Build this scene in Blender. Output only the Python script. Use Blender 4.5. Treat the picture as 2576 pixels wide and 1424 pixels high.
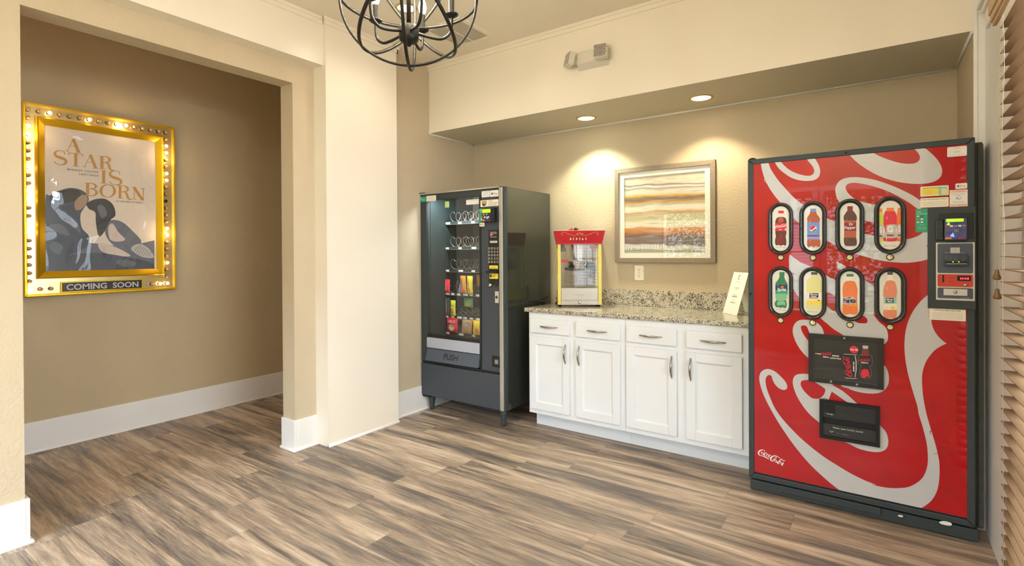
import bpy, math, random
from mathutils import Vector, Matrix
from mathutils.geometry import tessellate_polygon
R = math.radians
random.seed(7)
S = bpy.context.scene
for o in list(bpy.data.objects): bpy.data.objects.remove(o)

# ------------------------------------------------------------------ camera
CAM = Vector((3.1894, -3.9100, 1.3337)); YAW, PITCH, ROLL = R(35.0578), R(-0.2745), R(-0.3349)
FPX, CPX, CPY = 1305.07, 1288.0, 712.0 - 69.0
fwd = Vector((-math.sin(YAW)*math.cos(PITCH), math.cos(YAW)*math.cos(PITCH), math.sin(PITCH)))
rt0 = Vector((math.cos(YAW), math.sin(YAW), 0)); up0 = rt0.cross(fwd)
RT = rt0*math.cos(ROLL) + up0*math.sin(ROLL); UP = -rt0*math.sin(ROLL) + up0*math.cos(ROLL)
cd = bpy.data.cameras.new('camera'); cam = bpy.data.objects.new('camera', cd); S.collection.objects.link(cam)
cam.matrix_world = Matrix(((RT.x, UP.x, -fwd.x, CAM.x), (RT.y, UP.y, -fwd.y, CAM.y), (RT.z, UP.z, -fwd.z, CAM.z), (0, 0, 0, 1)))
cd.sensor_fit = 'HORIZONTAL'; cd.sensor_width = 36; cd.lens = FPX/2576*36; cd.shift_y = -69.0/2576; cd.clip_start = .05
S.camera = cam
def on(u, v, ax, val):                       # photo measurement -> point on a known plane of the room
    d = fwd + RT*((u-CPX)/FPX) - UP*((v-CPY)/FPX)
    return CAM + d*((val-CAM[ax])/d[ax])

# ------------------------------------------------------------------ daylight and exposure
S.view_settings.view_transform = 'Standard'; S.view_settings.look = 'None'
S.view_settings.gamma = 1; S.view_settings.use_curve_mapping = False
S.view_settings.exposure = -0.03
W = bpy.data.worlds.new('world'); S.world = W; W.use_nodes = True
wn = W.node_tree.nodes; wn['Background'].inputs[0].default_value = (.80, .90, 1.0, 1); wn['Background'].inputs[1].default_value = 5.0
def lamp(name, kind, loc, energy, col, **k):
    l = bpy.data.lights.new(name, kind); l.energy = energy; l.color = col
    rot = k.pop('rot', None)
    for a, b in k.items(): setattr(l, a, b)
    o = bpy.data.objects.new(name, l); o.location = loc; S.collection.objects.link(o)
    if rot: o.rotation_euler = rot
    return o
# daylight entering the rear and right windows (sky panels stand well outside, above the glass)
lamp('daylight_rear', 'AREA', (1.4, -6.85, 3.3), 3000, (.58, .77, 1), shape='RECTANGLE', size=5.2, size_y=1.9, rot=(R(72), 0, 0))
lamp('daylight_right', 'AREA', (5.3, -2.9, 2.9), 620, (.74, .86, 1), shape='RECTANGLE', size=3.2, size_y=2.4, rot=(0, R(62), 0))
# added fill discs under the unseen ceiling behind the camera
for i, (x, y) in enumerate(((1.7, -4.9), (2.7, -4.9))):
    lamp('lobby_fill', 'AREA', (x, y, 2.955), 15, (1, .97, .92), shape='DISK', size=.16)

lamp('soffit_fill', 'POINT', (2.95, -4.9, 2.74), 42, (1, .97, .91), shadow_soft_size=.14)  # added fill point without a fixture, brightens soffit and ceiling
lamp('hall_fill', 'AREA', (-.85, -4.3, 2.95), 14, (1, .94, .84), shape='DISK', size=.2)  # added fill disc out of view, lifts the dark hall corners

# ------------------------------------------------------------------ materials
def sr(c):
    if isinstance(c, str): c = tuple(int(c[i:i+2], 16) for i in (0, 2, 4))
    return tuple((x/255/12.92 if x/255 <= .04045 else ((x/255+.055)/1.055)**2.4) for x in c) + (1,)
MATS = {}
class NT:
    def __init__(s, m): s.t = m.node_tree; s.n = s.t.nodes; s.l = s.t.links; s.b = s.n['Principled BSDF']
    def new(s, ty, **k):
        x = s.n.new(ty)
        for a, b in k.items():
            if a.startswith('i_'): x.inputs[a[2:].replace('_', ' ')].default_value = b
            else: setattr(x, a, b)
        return x
    def link(s, a, b): s.l.new(a, b)
    def math(s, op, a, b=None, c=None):
        x = s.n.new('ShaderNodeMath'); x.operation = op
        for i, v in enumerate((a, b, c)):
            if v is None: continue
            if hasattr(v, 'is_output'): s.l.new(v, x.inputs[i])
            else: x.inputs[i].default_value = v
        return x.outputs[0]
    def ramp(s, fac, stops, interp='LINEAR'):
        x = s.n.new('ShaderNodeValToRGB'); cr = x.color_ramp; cr.interpolation = interp
        while len(cr.elements) < len(stops): cr.elements.new(.5)
        for e, (p, c) in zip(cr.elements, stops): e.position = p; e.color = sr(c)
        s.l.new(fac, x.inputs[0]); return x.outputs[0]
    def mix(s, fac, a, b, mode='MIX'):
        x = s.n.new('ShaderNodeMix'); x.data_type = 'RGBA'; x.blend_type = mode
        for sock, v in ((x.inputs['Factor'], fac), (x.inputs['A'], a), (x.inputs['B'], b)):
            if hasattr(v, 'is_output'): s.l.new(v, sock)
            else: sock.default_value = v
        return x.outputs['Result']
def mat(name, col, rough=.5, metal=0, var=.06, vscale=8, bump=0, bscale=200, emit=0, ecol=None, coat=0, coatr=.03, spec=.5, trans=0, ior=1.45, bdist=.002, cbump=0):
    m = bpy.data.materials.new(name); m.use_nodes = True; t = NT(m); b = t.b
    b.inputs['Roughness'].default_value = rough; b.inputs['Metallic'].default_value = metal
    b.inputs['Specular IOR Level'].default_value = spec; b.inputs['Coat Weight'].default_value = coat; b.inputs['Coat Roughness'].default_value = coatr
    b.inputs['Transmission Weight'].default_value = trans; b.inputs['IOR'].default_value = ior
    tc = t.new('ShaderNodeTexCoord')
    if var:
        n = t.new('ShaderNodeTexNoise', i_Scale=vscale, i_Detail=3.0); t.link(tc.outputs['Object'], n.inputs['Vector'])
        c = sr(col); lo = tuple(x*(1-var) for x in c[:3])+(1,); hi = tuple(min(1, x*(1+var)) for x in c[:3])+(1,)
        t.link(t.mix(n.outputs[0], lo, hi), b.inputs['Base Color'])
    else: b.inputs['Base Color'].default_value = sr(col)
    if bump:
        n = t.new('ShaderNodeTexNoise', i_Scale=bscale, i_Detail=2.0); t.link(tc.outputs['Object'], n.inputs['Vector'])
        bp = t.new('ShaderNodeBump', i_Strength=bump, i_Distance=bdist); t.link(n.outputs[0], bp.inputs['Height']); t.link(bp.outputs[0], b.inputs['Normal'])
    if cbump:
        n = t.new('ShaderNodeTexNoise', i_Scale=2.2, i_Detail=1.0); t.link(tc.outputs['Object'], n.inputs['Vector'])
        bp = t.new('ShaderNodeBump', i_Strength=cbump, i_Distance=.02); t.link(n.outputs[0], bp.inputs['Height']); t.link(bp.outputs[0], b.inputs['Coat Normal'])
    if emit: b.inputs['Emission Color'].default_value = sr(ecol or col); b.inputs['Emission Strength'].default_value = emit
    MATS[name] = m; return m
mat('wall_beige', 'C3B193', .75, var=.03, bump=.75, bscale=75, bdist=.0035)
mat('wall_hall', 'BCA986', .75, var=.03, bump=.7, bscale=75, bdist=.0035)
mat('wall_rear', 'CDB690', .7, var=.03)
mat('white_gloss', 'EADECA', .28, var=.02, vscale=3, coat=.15, coatr=.2)
mat('white_trim', 'E6E1D9', .35, var=.02)
mat('ceiling_paint', 'E8DDC9', .85, var=.02, bump=.15, bscale=120)
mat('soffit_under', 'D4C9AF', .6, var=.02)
mat('cabinet_white', 'E8E8E8', .35, var=.02, bump=.03, bscale=300)
mat('cabinet_side', 'DDE6F2', .4, var=.02)
mat('nickel', 'A9A49A', .25, 1, var=.05)
mat('chrome', 'D8D8D8', .12, 1, var=.02)
mat('alum', 'C9C4B8', .35, .7, var=.05)
mat('steel', 'B5AB9D', .35, .75, var=.06, vscale=20)
mat('black_metal', '2B2822', .42, .6, var=.15, vscale=30)
mat('black_plastic', '1B1D1A', .35, var=.15)
mat('dark_rubber', '101210', .7, var=.2)
mat('machine_dark', '363C3B', .55, var=.12, vscale=40, bump=.15, bscale=600, bdist=.0005)
mat('machine_front', '3F434A', .5, var=.08, vscale=30, bump=.1, bscale=600, bdist=.0005)
mat('machine_side', '2E3028', .10, var=.1, coat=.6, coatr=.04, cbump=.03)
mat('machine_inside', '55524A', .6, var=.1)
mat('machine_insidedark', '23302F', .5, var=.2)
mat('flap_grey', '4D535E', .45, var=.06); mat('bar_grey', 'A9ABB4', .45, var=.05)
mat('dusty', '57564A', .85, var=.3, vscale=25)
def glass_mat(name, ior=1.5, bump=0, scale=3.0):
    m = bpy.data.materials.new(name); m.use_nodes = True; t = NT(m); t.n.remove(t.b)
    fr = t.new('ShaderNodeFresnel', i_IOR=ior); tr = t.new('ShaderNodeBsdfTransparent'); gl = t.new('ShaderNodeBsdfGlossy', i_Roughness=.0); mx = t.new('ShaderNodeMixShader')
    if bump:
        tc = t.new('ShaderNodeTexCoord'); n = t.new('ShaderNodeTexNoise', i_Scale=scale, i_Detail=1.5, i_Distortion=.8); t.link(tc.outputs['Object'], n.inputs['Vector'])
        b = t.new('ShaderNodeBump', i_Strength=bump, i_Distance=.05); t.link(n.outputs[0], b.inputs['Height']); t.link(b.outputs[0], gl.inputs['Normal'])
    gm = t.new('ShaderNodeNewGeometry'); io = t.math('ADD', ior, t.math('MULTIPLY', gm.outputs['Backfacing'], 1/ior-ior)); t.link(io, fr.inputs['IOR'])
    t.link(fr.outputs[0], mx.inputs[0]); t.link(tr.outputs[0], mx.inputs[1]); t.link(gl.outputs[0], mx.inputs[2]); t.link(mx.outputs[0], t.n['Material Output'].inputs[0]); MATS[name] = m
glass_mat('glass'); glass_mat('acrylic', 1.5, .5, 3.0)
mat('slot_black', '050505', .5, var=.1)
mat('gold', 'E2B422', .34, .75, var=.08, vscale=10); mat('gold_bright', 'E6D596', .22, .85, var=.06)
mat('bulb_on', 'FFE7B0', .3, var=0, emit=22, ecol='FFC878'); mat('bulb_off', 'C99A6A', .1, var=.1, coat=1)
mat('bulb_socket', '4A3A2A', .4, .5, var=.1)
mat('candle_bulb', 'FFF4DC', .3, var=0, emit=26, ecol='FFEFD2')
mat('lamp_disc_cool', 'FFFFFF', .3, var=0, emit=14, ecol='F6FFE9'); mat('lamp_disc_warm', 'FFFFFF', .3, var=0, emit=14, ecol='FFF0D6')
mat('brass_trim', 'CDB56A', .3, .6, var=.05)
mat('grey_wood', '8C7C68', .6, var=.25, vscale=60, bump=.4, bscale=150, bdist=.001)
mat('mat_board', 'F7EFDD', .7, var=.01)
mat('outlet_white', 'F4EAD4', .35, var=.01); mat('slot_dark', '2A2520', .6, var=.05)
mat('sign_white', 'F7F2E4', .5, var=.01)
mat('popcorn_red', 'B8101E', .3, var=.08, coat=.4); mat('popcorn_yellow', 'DCCB62', .35, var=.06); mat('switch_red', 'E2401C', .3, var=0, emit=.6)
mat('kettle', 'C9C2B5', .18, 1, var=.05); mat('orange_box', 'DE8E1E', .5, var=.05); mat('tan', 'C9985A', .5, var=.05)
mat('blind_wood', '8A6C4C', .5, var=.12, vscale=20, bump=.1, bscale=90); mat('cord', 'C4B393', .8, var=.05); mat('tassel', '7C5A34', .4, var=.1)
mat('valance_wood', 'B99B76', .45, var=.15, vscale=25)
mat('leaf', '6E9A3A', .6, var=.5, vscale=2); mat('bark', '5C4A38', .9, var=.2)
mat('em_white', 'D2CAB8', .4, var=.02); mat('em_lens', 'A8A2A0', .15, .7, var=.3, vscale=90, coat=1); mat('led_red', 'FF4030', .3, var=0, emit=4)
# inks for printed art and lettering
INK = {'white': 'E9E3DA', 'black': '1E1C1B', 'red': 'C4161C', 'grey': '8A8580', 'ltgrey': 'BDB8B0', 'green': '1F9E74', 'blue': '6F8FC8', 'navy': '26365F',
       'yellow': 'F0D63A', 'orange': 'F07A28', 'brown': '5A2E22', 'amber': 'B4532A', 'cream': 'F0E6D0', 'pink': 'F0C0AA', 'lgreen': 'BBD38A', 'dgreen': '2F7A4A',
       'mgreen': '7FB98A', 'lemon': 'E2D98C', 'salmon': 'E58A66', 'purple': 'A991C8', 'gum': '4A4440', 'ylgreen': 'C9D23A', 'teal': '8FC9C0',
       'goldink': 'C98F2E', 'skyp': 'E8D6BE', 'slate': '4A525C', 'slate2': '6B7078', 'skin': 'B08F72', 'tankw': 'D8C6B4', 'hair': '35322F', 'dimred': '8E1418', 'crimson': 'D81F35', 'khaki': 'B98F4E'}
for k, c in INK.items(): mat('ink_'+k, c, .5, var=.04, vscale=12, coat=.35, coatr=.1)
mat('graphic_red', 'B0060E', .4, var=.25, vscale=6, spec=.15, coat=1, coatr=.015, cbump=.08)
mat('graphic_white', 'C2BFBC', .4, var=.04, vscale=9, coat=1, coatr=.015, cbump=.08)
mat('graphic_ring', '8C0A0E', .4, var=.1, coat=1, coatr=.015, cbump=.08)
mat('card_face', 'E3DCCB', .4, var=.02, coat=1, coatr=.02)
mat('bezel', '1F201E', .22, var=.1, coat=.5)
mat('lens_button', 'DCCB8A', .15, .2, var=.1, coat=1)
mat('adv_black', '20211F', .3, var=.1, coat=1, coatr=.02)
mat('lcd_green', 'A8D820', .4, var=.05, emit=.9, ecol='A8D820'); mat('led_blue', '2030FF', .3, var=0, emit=12, ecol='3040FF'); mat('led_green', '50FF30', .3, var=0, emit=6, ecol='60FF30')
mat('led_digits', 'FF2030', .3, var=0, emit=7, ecol='FF3038'); mat('coin_red', 'C8402E', .4, var=.06); mat('steel_light', 'CFC9B8', .35, .4, var=.05)
mat('reader_blue', '3A3C6A', .3, var=.1, coat=.6)

def floor_mat():
    m = bpy.data.materials.new('vinyl_planks'); m.use_nodes = True; t = NT(m)
    tc = t.new('ShaderNodeTexCoord'); sp = t.new('ShaderNodeSeparateXYZ'); t.link(tc.outputs['Object'], sp.inputs[0]); x, y = sp.outputs[0], sp.outputs[1]
    PW, PL = .178, 1.22
    yr = t.math('DIVIDE', t.math('ADD', y, .06), PW); row = t.math('FLOOR', yr)
    w1 = t.new('ShaderNodeTexWhiteNoise', noise_dimensions='1D'); t.link(row, w1.inputs['W'])
    xs = t.math('ADD', t.math('DIVIDE', x, PL), t.math('MULTIPLY', w1.outputs[0], 9.0)); colm = t.math('FLOOR', xs)
    cid = t.new('ShaderNodeCombineXYZ'); t.link(row, cid.inputs[0]); t.link(colm, cid.inputs[1])
    w2 = t.new('ShaderNodeTexWhiteNoise', noise_dimensions='3D'); t.link(cid.outputs[0], w2.inputs[0]); pid = w2.outputs[0]
    def noise(sx, sy, det, dist, sc=1.0, rough=.5):
        c = t.new('ShaderNodeCombineXYZ'); t.link(t.math('MULTIPLY', x, sx), c.inputs[0]); t.link(t.math('MULTIPLY', y, sy), c.inputs[1]); t.link(t.math('MULTIPLY', pid, 31.0), c.inputs[2])
        n = t.new('ShaderNodeTexNoise', i_Scale=sc, i_Detail=det, i_Distortion=dist, i_Roughness=rough); t.link(c.outputs[0], n.inputs['Vector']); return n.outputs[0]
    a = noise(.8, 9, 4.0, .9); b = noise(4, 110, 5.0, 1.2, rough=.7); k = noise(1.6, 38, 5.0, 1.6, rough=.6); g = noise(9, 320, 2.0, .4); w = noise(1.7, 17, 6.0, 3.5, rough=.72)
    v = t.math('ADD', t.math('MULTIPLY', a, .74), t.math('ADD', t.math('MULTIPLY', k, .26), t.math('ADD', t.math('MULTIPLY', b, .34), t.math('MULTIPLY', g, .10))))
    v = t.math('ADD', v, t.math('MULTIPLY', pid, .07)); v = t.math('ADD', t.math('MULTIPLY', v, .90), t.math('MULTIPLY', w, .30)); v = t.math('SUBTRACT', t.math('MULTIPLY', v, 1.18), .198)
    c = t.ramp(v, [(.56, '433930'), (.65, '5F5146'), (.72, '7F6D5C'), (.79, '9C856D'), (.87, 'BA9F84'), (.97, 'D2C0A8')])
    hue = noise(1.1, 7, 2.0, .3); c = t.mix(t.math('MULTIPLY', hue, .28), c, sr('8A8582'), 'MIX')
    fy = t.math('FRACT', yr); fx = t.math('FRACT', xs)
    seam = t.math('ADD', t.math('LESS_THAN', fy, .011), t.math('LESS_THAN', fx, .0018)); seam = t.math('MULTIPLY', seam, .45)
    c = t.mix(seam, c, sr('4A3B2E')); t.link(c, t.b.inputs['Base Color'])
    t.link(t.math('ADD', .34, t.math('MULTIPLY', b, .22)), t.b.inputs['Roughness'])
    bp = t.new('ShaderNodeBump', i_Strength=.12, i_Distance=.001); t.link(b, bp.inputs['Height']); t.link(bp.outputs[0], t.b.inputs['Normal'])
    MATS['floor'] = m
floor_mat()
def granite_mat():
    m = bpy.data.materials.new('granite'); m.use_nodes = True; t = NT(m); tc = t.new('ShaderNodeTexCoord')
    n = t.new('ShaderNodeTexNoise', i_Scale=135.0, i_Detail=3.0, i_Roughness=.6, i_Distortion=.8); t.link(tc.outputs['Object'], n.inputs['Vector'])
    n2 = t.new('ShaderNodeTexNoise', i_Scale=30.0, i_Detail=2.0); t.link(tc.outputs['Object'], n2.inputs['Vector'])
    v = t.math('ADD', n.outputs[0], t.math('MULTIPLY', t.math('SUBTRACT', n2.outputs[0], .5), .3))
    c = t.ramp(v, [(.35, '2A2623'), (.415, '57504A'), (.46, '9C9282'), (.52, 'C9BEA6'), (.62, 'D8CEB8'), (.70, 'A99D88')])
    t.link(c, t.b.inputs['Base Color']); t.b.inputs['Roughness'].default_value = .12; MATS['granite'] = m
granite_mat()
def painting_mat():
    m = bpy.data.materials.new('abstract_painting'); m.use_nodes = True; t = NT(m); tc = t.new('ShaderNodeTexCoord')
    sp = t.new('ShaderNodeSeparateXYZ'); t.link(tc.outputs['Object'], sp.inputs[0])
    def nz(sx, sz, det, dist=0):
        c = t.new('ShaderNodeCombineXYZ'); t.link(t.math('MULTIPLY', sp.outputs[0], sx), c.inputs[0]); t.link(t.math('MULTIPLY', sp.outputs[2], sz), c.inputs[2])
        n = t.new('ShaderNodeTexNoise', i_Scale=1.0, i_Detail=det, i_Distortion=dist); t.link(c.outputs[0], n.inputs['Vector']); return n.outputs[0]
    z = t.math('DIVIDE', t.math('SUBTRACT', sp.outputs[2], .072), .600)      # 0 at the bottom of the picture, 1 at the top
    z = t.math('ADD', z, t.math('MULTIPLY', t.math('SUBTRACT', nz(3.0, 4, 3.0, .8), .5), .12))
    z = t.math('ADD', z, t.math('MULTIPLY', sp.outputs[0], .05))
    c = t.ramp(z, [(.0, 'A4A58B'), (.035, '9AA08A'), (.05, 'E0D8C4'), (.09, 'D8CCBB'), (.11, '6E544A'), (.17, '7C6660'), (.22, '7A5244'), (.26, 'C77E3C'), (.31, 'D9923F'), (.335, 'E9DFC4'),
                   (.40, 'E8DFC2'), (.43, 'CFBF8E'), (.49, 'BFBB97'), (.52, 'CD9A5E'), (.555, 'EFE0C4'), (.60, 'E9DDC6'), (.625, 'B9B59C'), (.655, 'D09A4A'), (.69, '7A6A58'), (.72, '8A7350'), (.74, 'E0A840'),
                   (.765, 'D2CDB6'), (.81, 'D8D2BE'), (.835, 'A28C78'), (.85, 'E8E4DA'), (.875, '8C7668'), (.89, 'E2D3BA'), (.97, 'DBCDB2')][:32])
    f = nz(5, 110, 4.0, .6); c = t.mix(t.math('MULTIPLY', t.math('MAXIMUM', t.math('SUBTRACT', f, .50), 0.0), 1.3), c, sr('F3EDDD')); f2 = nz(7, 120, 3.0, .9)
    c = t.mix(t.math('MULTIPLY', t.math('GREATER_THAN', f2, .60), .28), c, sr('5C4A3C'))
    t.link(c, t.b.inputs['Base Color']); t.b.inputs['Roughness'].default_value = .35
    MATS['painting'] = m
painting_mat()

# ------------------------------------------------------------------ mesh helpers
OFF = {}
class MB:
    def __init__(s): s.v = []; s.f = []; s.m = []; s.sm = []; s.mats = []
    def mi(s, m):
        if m not in s.mats: s.mats.append(m)
        return s.mats.index(m)
    def add(s, vs, fs, m, smooth=False):
        b = len(s.v); s.v += [tuple(v) for v in vs]; i = s.mi(m)
        for f in fs: s.f.append(tuple(b+k for k in f)); s.m.append(i); s.sm.append(smooth)
        return s
    def box(s, x0, x1, y0, y1, z0, z1, m, skip=''):
        vs = [(x, y, z) for z in (z0, z1) for y in (y0, y1) for x in (x0, x1)]
        fs = {'b': (0, 2, 3, 1), 't': (4, 5, 7, 6), 'f': (0, 1, 5, 4), 'k': (2, 6, 7, 3), 'l': (0, 4, 6, 2), 'r': (1, 3, 7, 5)}
        return s.add(vs, [f for k, f in fs.items() if k not in skip], m)
    def tube(s, pts, r, m, n=8, closed=False, cap=True):
        P = [Vector(p) for p in pts]; N = len(P); rs = r if isinstance(r, (list, tuple)) else [r]*N
        T = []
        for i in range(N):
            a = P[(i-1) % N] if (closed or i) else P[0]; b = P[(i+1) % N] if (closed or i < N-1) else P[-1]
            T.append((b-a).normalized())
        u = T[0].orthogonal().normalized(); vs = []
        for i in range(N):
            u = (u - T[i]*u.dot(T[i])); u = u.normalized() if u.length > 1e-6 else T[i].orthogonal().normalized(); w = T[i].cross(u)
            for k in range(n): a = 2*math.pi*k/n; vs.append(P[i] + (u*math.cos(a)+w*math.sin(a))*rs[i])
        fs = []
        for i in range(N if closed else N-1):
            j = (i+1) % N
            for k in range(n): fs.append((i*n+k, i*n+(k+1) % n, j*n+(k+1) % n, j*n+k))
        if cap and not closed: fs.append(tuple(range(n-1, -1, -1))); fs.append(tuple((N-1)*n+k for k in range(n)))
        return s.add(vs, fs, m, True)
    def lathe(s, c, prof, m, n=20, axis='z', M=None):      # prof: (radius, height along the axis)
        c = Vector(c); vs = []
        for r, h in prof:
            for k in range(n):
                a = 2*math.pi*k/n; p = (r*math.cos(a), r*math.sin(a), h)
                if axis == 'y': p = (p[0], -p[2], p[1])
                if axis == 'x': p = (p[2], p[0], p[1])
                p = Vector(p)
                if M: p = M @ p
                vs.append(c+p)
        fs = [(i*n+k, i*n+(k+1) % n, (i+1)*n+(k+1) % n, (i+1)*n+k) for i in range(len(prof)-1) for k in range(n)]
        fs.append(tuple(range(n-1, -1, -1))); fs.append(tuple((len(prof)-1)*n+k for k in range(n)))
        return s.add(vs, fs, m, True)
    def poly(s, pts, put, m, off=0.0, th=0.0):            # flat polygon given in (a, b); put(a, b, off) -> 3D
        if len(pts) < 3: return s
        tri = tessellate_polygon([[Vector((a, b, 0)) for a, b in pts]]); n = len(pts)
        vs = [put(a, b, off) for a, b in pts]; out = []
        for t in tri:
            a, b, c = (pts[i] for i in t); cr = (b[0]-a[0])*(c[1]-a[1])-(b[1]-a[1])*(c[0]-a[0])
            out.append(tuple(t) if cr > 0 else tuple(reversed(t)))
        s.add(vs, out, m)
        if th:
            ar = sum(pts[i][0]*pts[(i+1) % n][1]-pts[(i+1) % n][0]*pts[i][1] for i in range(n))
            vs2 = [put(a, b, off) for a, b in pts]+[put(a, b, off-th) for a, b in pts]
            fs = [((i, i+n, (i+1) % n+n, (i+1) % n) if ar > 0 else (i, (i+1) % n, (i+1) % n+n, i+n)) for i in range(n)]
            s.add(vs2, fs, m)
        return s
    def stroke(s, pts, w, put, m, off=0.0, th=0.0):       # pen stroke with per-point width
        ws = w if isinstance(w, (list, tuple)) else [w]*len(pts); P = [Vector((a, b)) for a, b in pts]
        L, Rr = [], []
        for i, p in enumerate(P):
            d = (P[min(i+1, len(P)-1)]-P[max(i-1, 0)]); d = d.normalized() if d.length > 1e-9 else Vector((1, 0)); n = Vector((-d.y, d.x))*ws[i]/2
            L.append(p+n); Rr.append(p-n)
        for i in range(len(P)-1):
            s.poly([tuple(Rr[i]), tuple(Rr[i+1]), tuple(L[i+1]), tuple(L[i])], put, m, off, th)
        return s
    def text(s, body, put, m, x, y, h, off=0.0, align='l', sx=1.0, rot=0.0, bold=0.0, w=None, shear=0.0):
        key = (body, round(bold, 4)); 
        if key not in TX:
            cu = bpy.data.curves.new('t', 'FONT'); cu.body = body; cu.size = 1; cu.offset = bold; cu.resolution_u = 3
            ob = bpy.data.objects.new('t', cu); S.collection.objects.link(ob); bpy.context.view_layer.update()
            me = bpy.data.meshes.new_from_object(ob.evaluated_get(bpy.context.evaluated_depsgraph_get()))
            TX[key] = ([tuple(v.co[:2]) for v in me.vertices], [tuple(p.vertices) for p in me.polygons])
            bpy.data.objects.remove(ob); bpy.data.curves.remove(cu); bpy.data.meshes.remove(me)
        vs, fs = TX[key]
        if not vs: return s
        x0 = min(v[0] for v in vs); x1 = max(v[0] for v in vs); k = h/.72
        if w: sx = w/((x1-x0)*k)
        dx = {'l': -x0, 'c': -(x0+x1)/2, 'r': -x1}[align]; ca, sa = math.cos(rot), math.sin(rot); out = []
        for a, b in vs:
            a = (a+dx)*k*sx+b*k*shear; b = b*k; out.append(put(x+a*ca-b*sa, y+a*sa+b*ca, off))
        return s.add(out, fs, m)
    def build(s, name, parent=None, bevel=0, seg=2, loc=None, world=True, smooth_angle=None):
        o0 = Vector((0, 0, 0))
        if parent is not None and world: o0 = OFF[parent.name]
        org = Vector(loc) if loc is not None else Vector((0, 0, 0))
        me = bpy.data.meshes.new(name); me.from_pydata([tuple(Vector(v)-o0-org) for v in s.v], [], s.f); 
        for m in s.mats: me.materials.append(MATS[m])
        me.polygons.foreach_set('material_index', s.m); me.polygons.foreach_set('use_smooth', s.sm); me.update()
        ob = bpy.data.objects.new(name, me); S.collection.objects.link(ob); ob.location = org
        if parent is not None: ob.parent = parent
        OFF[ob.name] = o0+org if world else Vector((0, 0, 0))
        if bevel:
            b = ob.modifiers.new('bevel', 'BEVEL'); b.width = bevel; b.segments = seg; b.limit_method = 'ANGLE'; b.angle_limit = R(40)
        return ob
TX = {}
def tag(o, label, cat, group=None, kind=None):
    o['label'] = label; o['category'] = cat
    if group: o['group'] = group
    if kind: o['kind'] = kind
    return o
def struct(mb, name, **k): o = mb.build(name, **k); o['kind'] = 'structure'; return o
def thing(name, loc, label, cat, group=None, rz=0):
    o = bpy.data.objects.new(name, None); S.collection.objects.link(o); o.location = loc; o.rotation_euler.z = rz; o.empty_display_size = .1
    OFF[o.name] = Vector(loc); return tag(o, label, cat, group)
def lab(o, t): o['label'] = t; return o
def cr(pts, n=6, closed=True):                            # smooth curve through points; a point listed twice is a corner
    out = []; N = len(pts)
    for i in range(N if closed else N-1):
        p1, p2 = pts[i], pts[(i+1) % N]
        if p1 == p2: continue
        p0 = pts[(i-1) % N] if (closed or i) else p1; p3 = pts[(i+2) % N] if (closed or i+2 < N) else p2
        if p0 == p1: p0 = p1
        for k in range(n):
            t = k/n; t2 = t*t; t3 = t2*t
            out.append(tuple(.5*(2*p1[j]+(-p0[j]+p2[j])*t+(2*p0[j]-5*p1[j]+4*p2[j]-p3[j])*t2+(-p0[j]+3*p1[j]-3*p2[j]+p3[j])*t3) for j in (0, 1)))
    if not closed: out.append(pts[-1])
    q = []
    for p in out:
        if not q or abs(p[0]-q[-1][0])+abs(p[1]-q[-1][1]) > 1e-7: q.append(p)
    return q
def ell(cx, cy, rx, ry, n=24, rot=0, a0=0, a1=360, closed=True):
    ca, sa = math.cos(rot), math.sin(rot); out = []
    for k in range(n if closed else n+1):
        a = R(a0+(a1-a0)*k/n); x, y = rx*math.cos(a), ry*math.sin(a); out.append((cx+x*ca-y*sa, cy+x*sa+y*ca))
    return out
def rect(x0, x1, z0, z1, r=0, n=4):
    if r <= 0: return [(x0, z0), (x1, z0), (x1, z1), (x0, z1)]
    out = []
    for cx, cz, a0 in ((x1-r, z0+r, -90), (x1-r, z1-r, 0), (x0+r, z1-r, 90), (x0+r, z0+r, 180)):
        for k in range(n+1): a = R(a0+90*k/n); out.append((cx+r*math.cos(a), cz+r*math.sin(a)))
    return out

# ================================================================== THE ROOM
H = 2.966; XC = .0898; XO = -.0451; XI = -.187; XB = .0619; YR = -5.6; XH = -1.4975; XR = 3.613; SZ = 2.3823; SY = -.6099
struct(MB().box(-1.7, 4.0, YR-.2, .15, -.1, 0, 'floor'), 'floor')
struct(MB().box(-1.7, 4.0, YR-.2, .15, H, H+.12, 'ceiling_paint'), 'ceiling')
struct(MB().box(-.02, 3.75, 0, .12, 0, H, 'wall_beige'), 'wall_back')
struct(MB().box(XI, 0, -1.0691, .12, 0, H, 'wall_beige'), 'wall_left')
struct(MB().box(XI, XC, -1.7141, -1.0691, 0, H, 'white_gloss'), 'wall_pillar')
struct(MB().box(XI, XO, -1.8787, -1.7141, 0, 2.4959, 'wall_beige').box(XI, XO, YR, -1.7141, 2.4959, 2.6395, 'wall_beige').box(XI, XO, YR, -3.2458, 0, 2.4959, 'wall_beige'), 'wall_opening')
struct(MB().box(XI, XB, YR, -1.7141, 2.6395, H, 'white_gloss'), 'wall_header')
struct(MB().box(XH-.12, XH, YR-.12, .12, 0, H, 'wall_hall').box(XH, XI, 0, .12, 0, H, 'wall_hall').box(XH, XI, YR-.12, YR, 0, H, 'wall_hall'), 'wall_hall')
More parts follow.
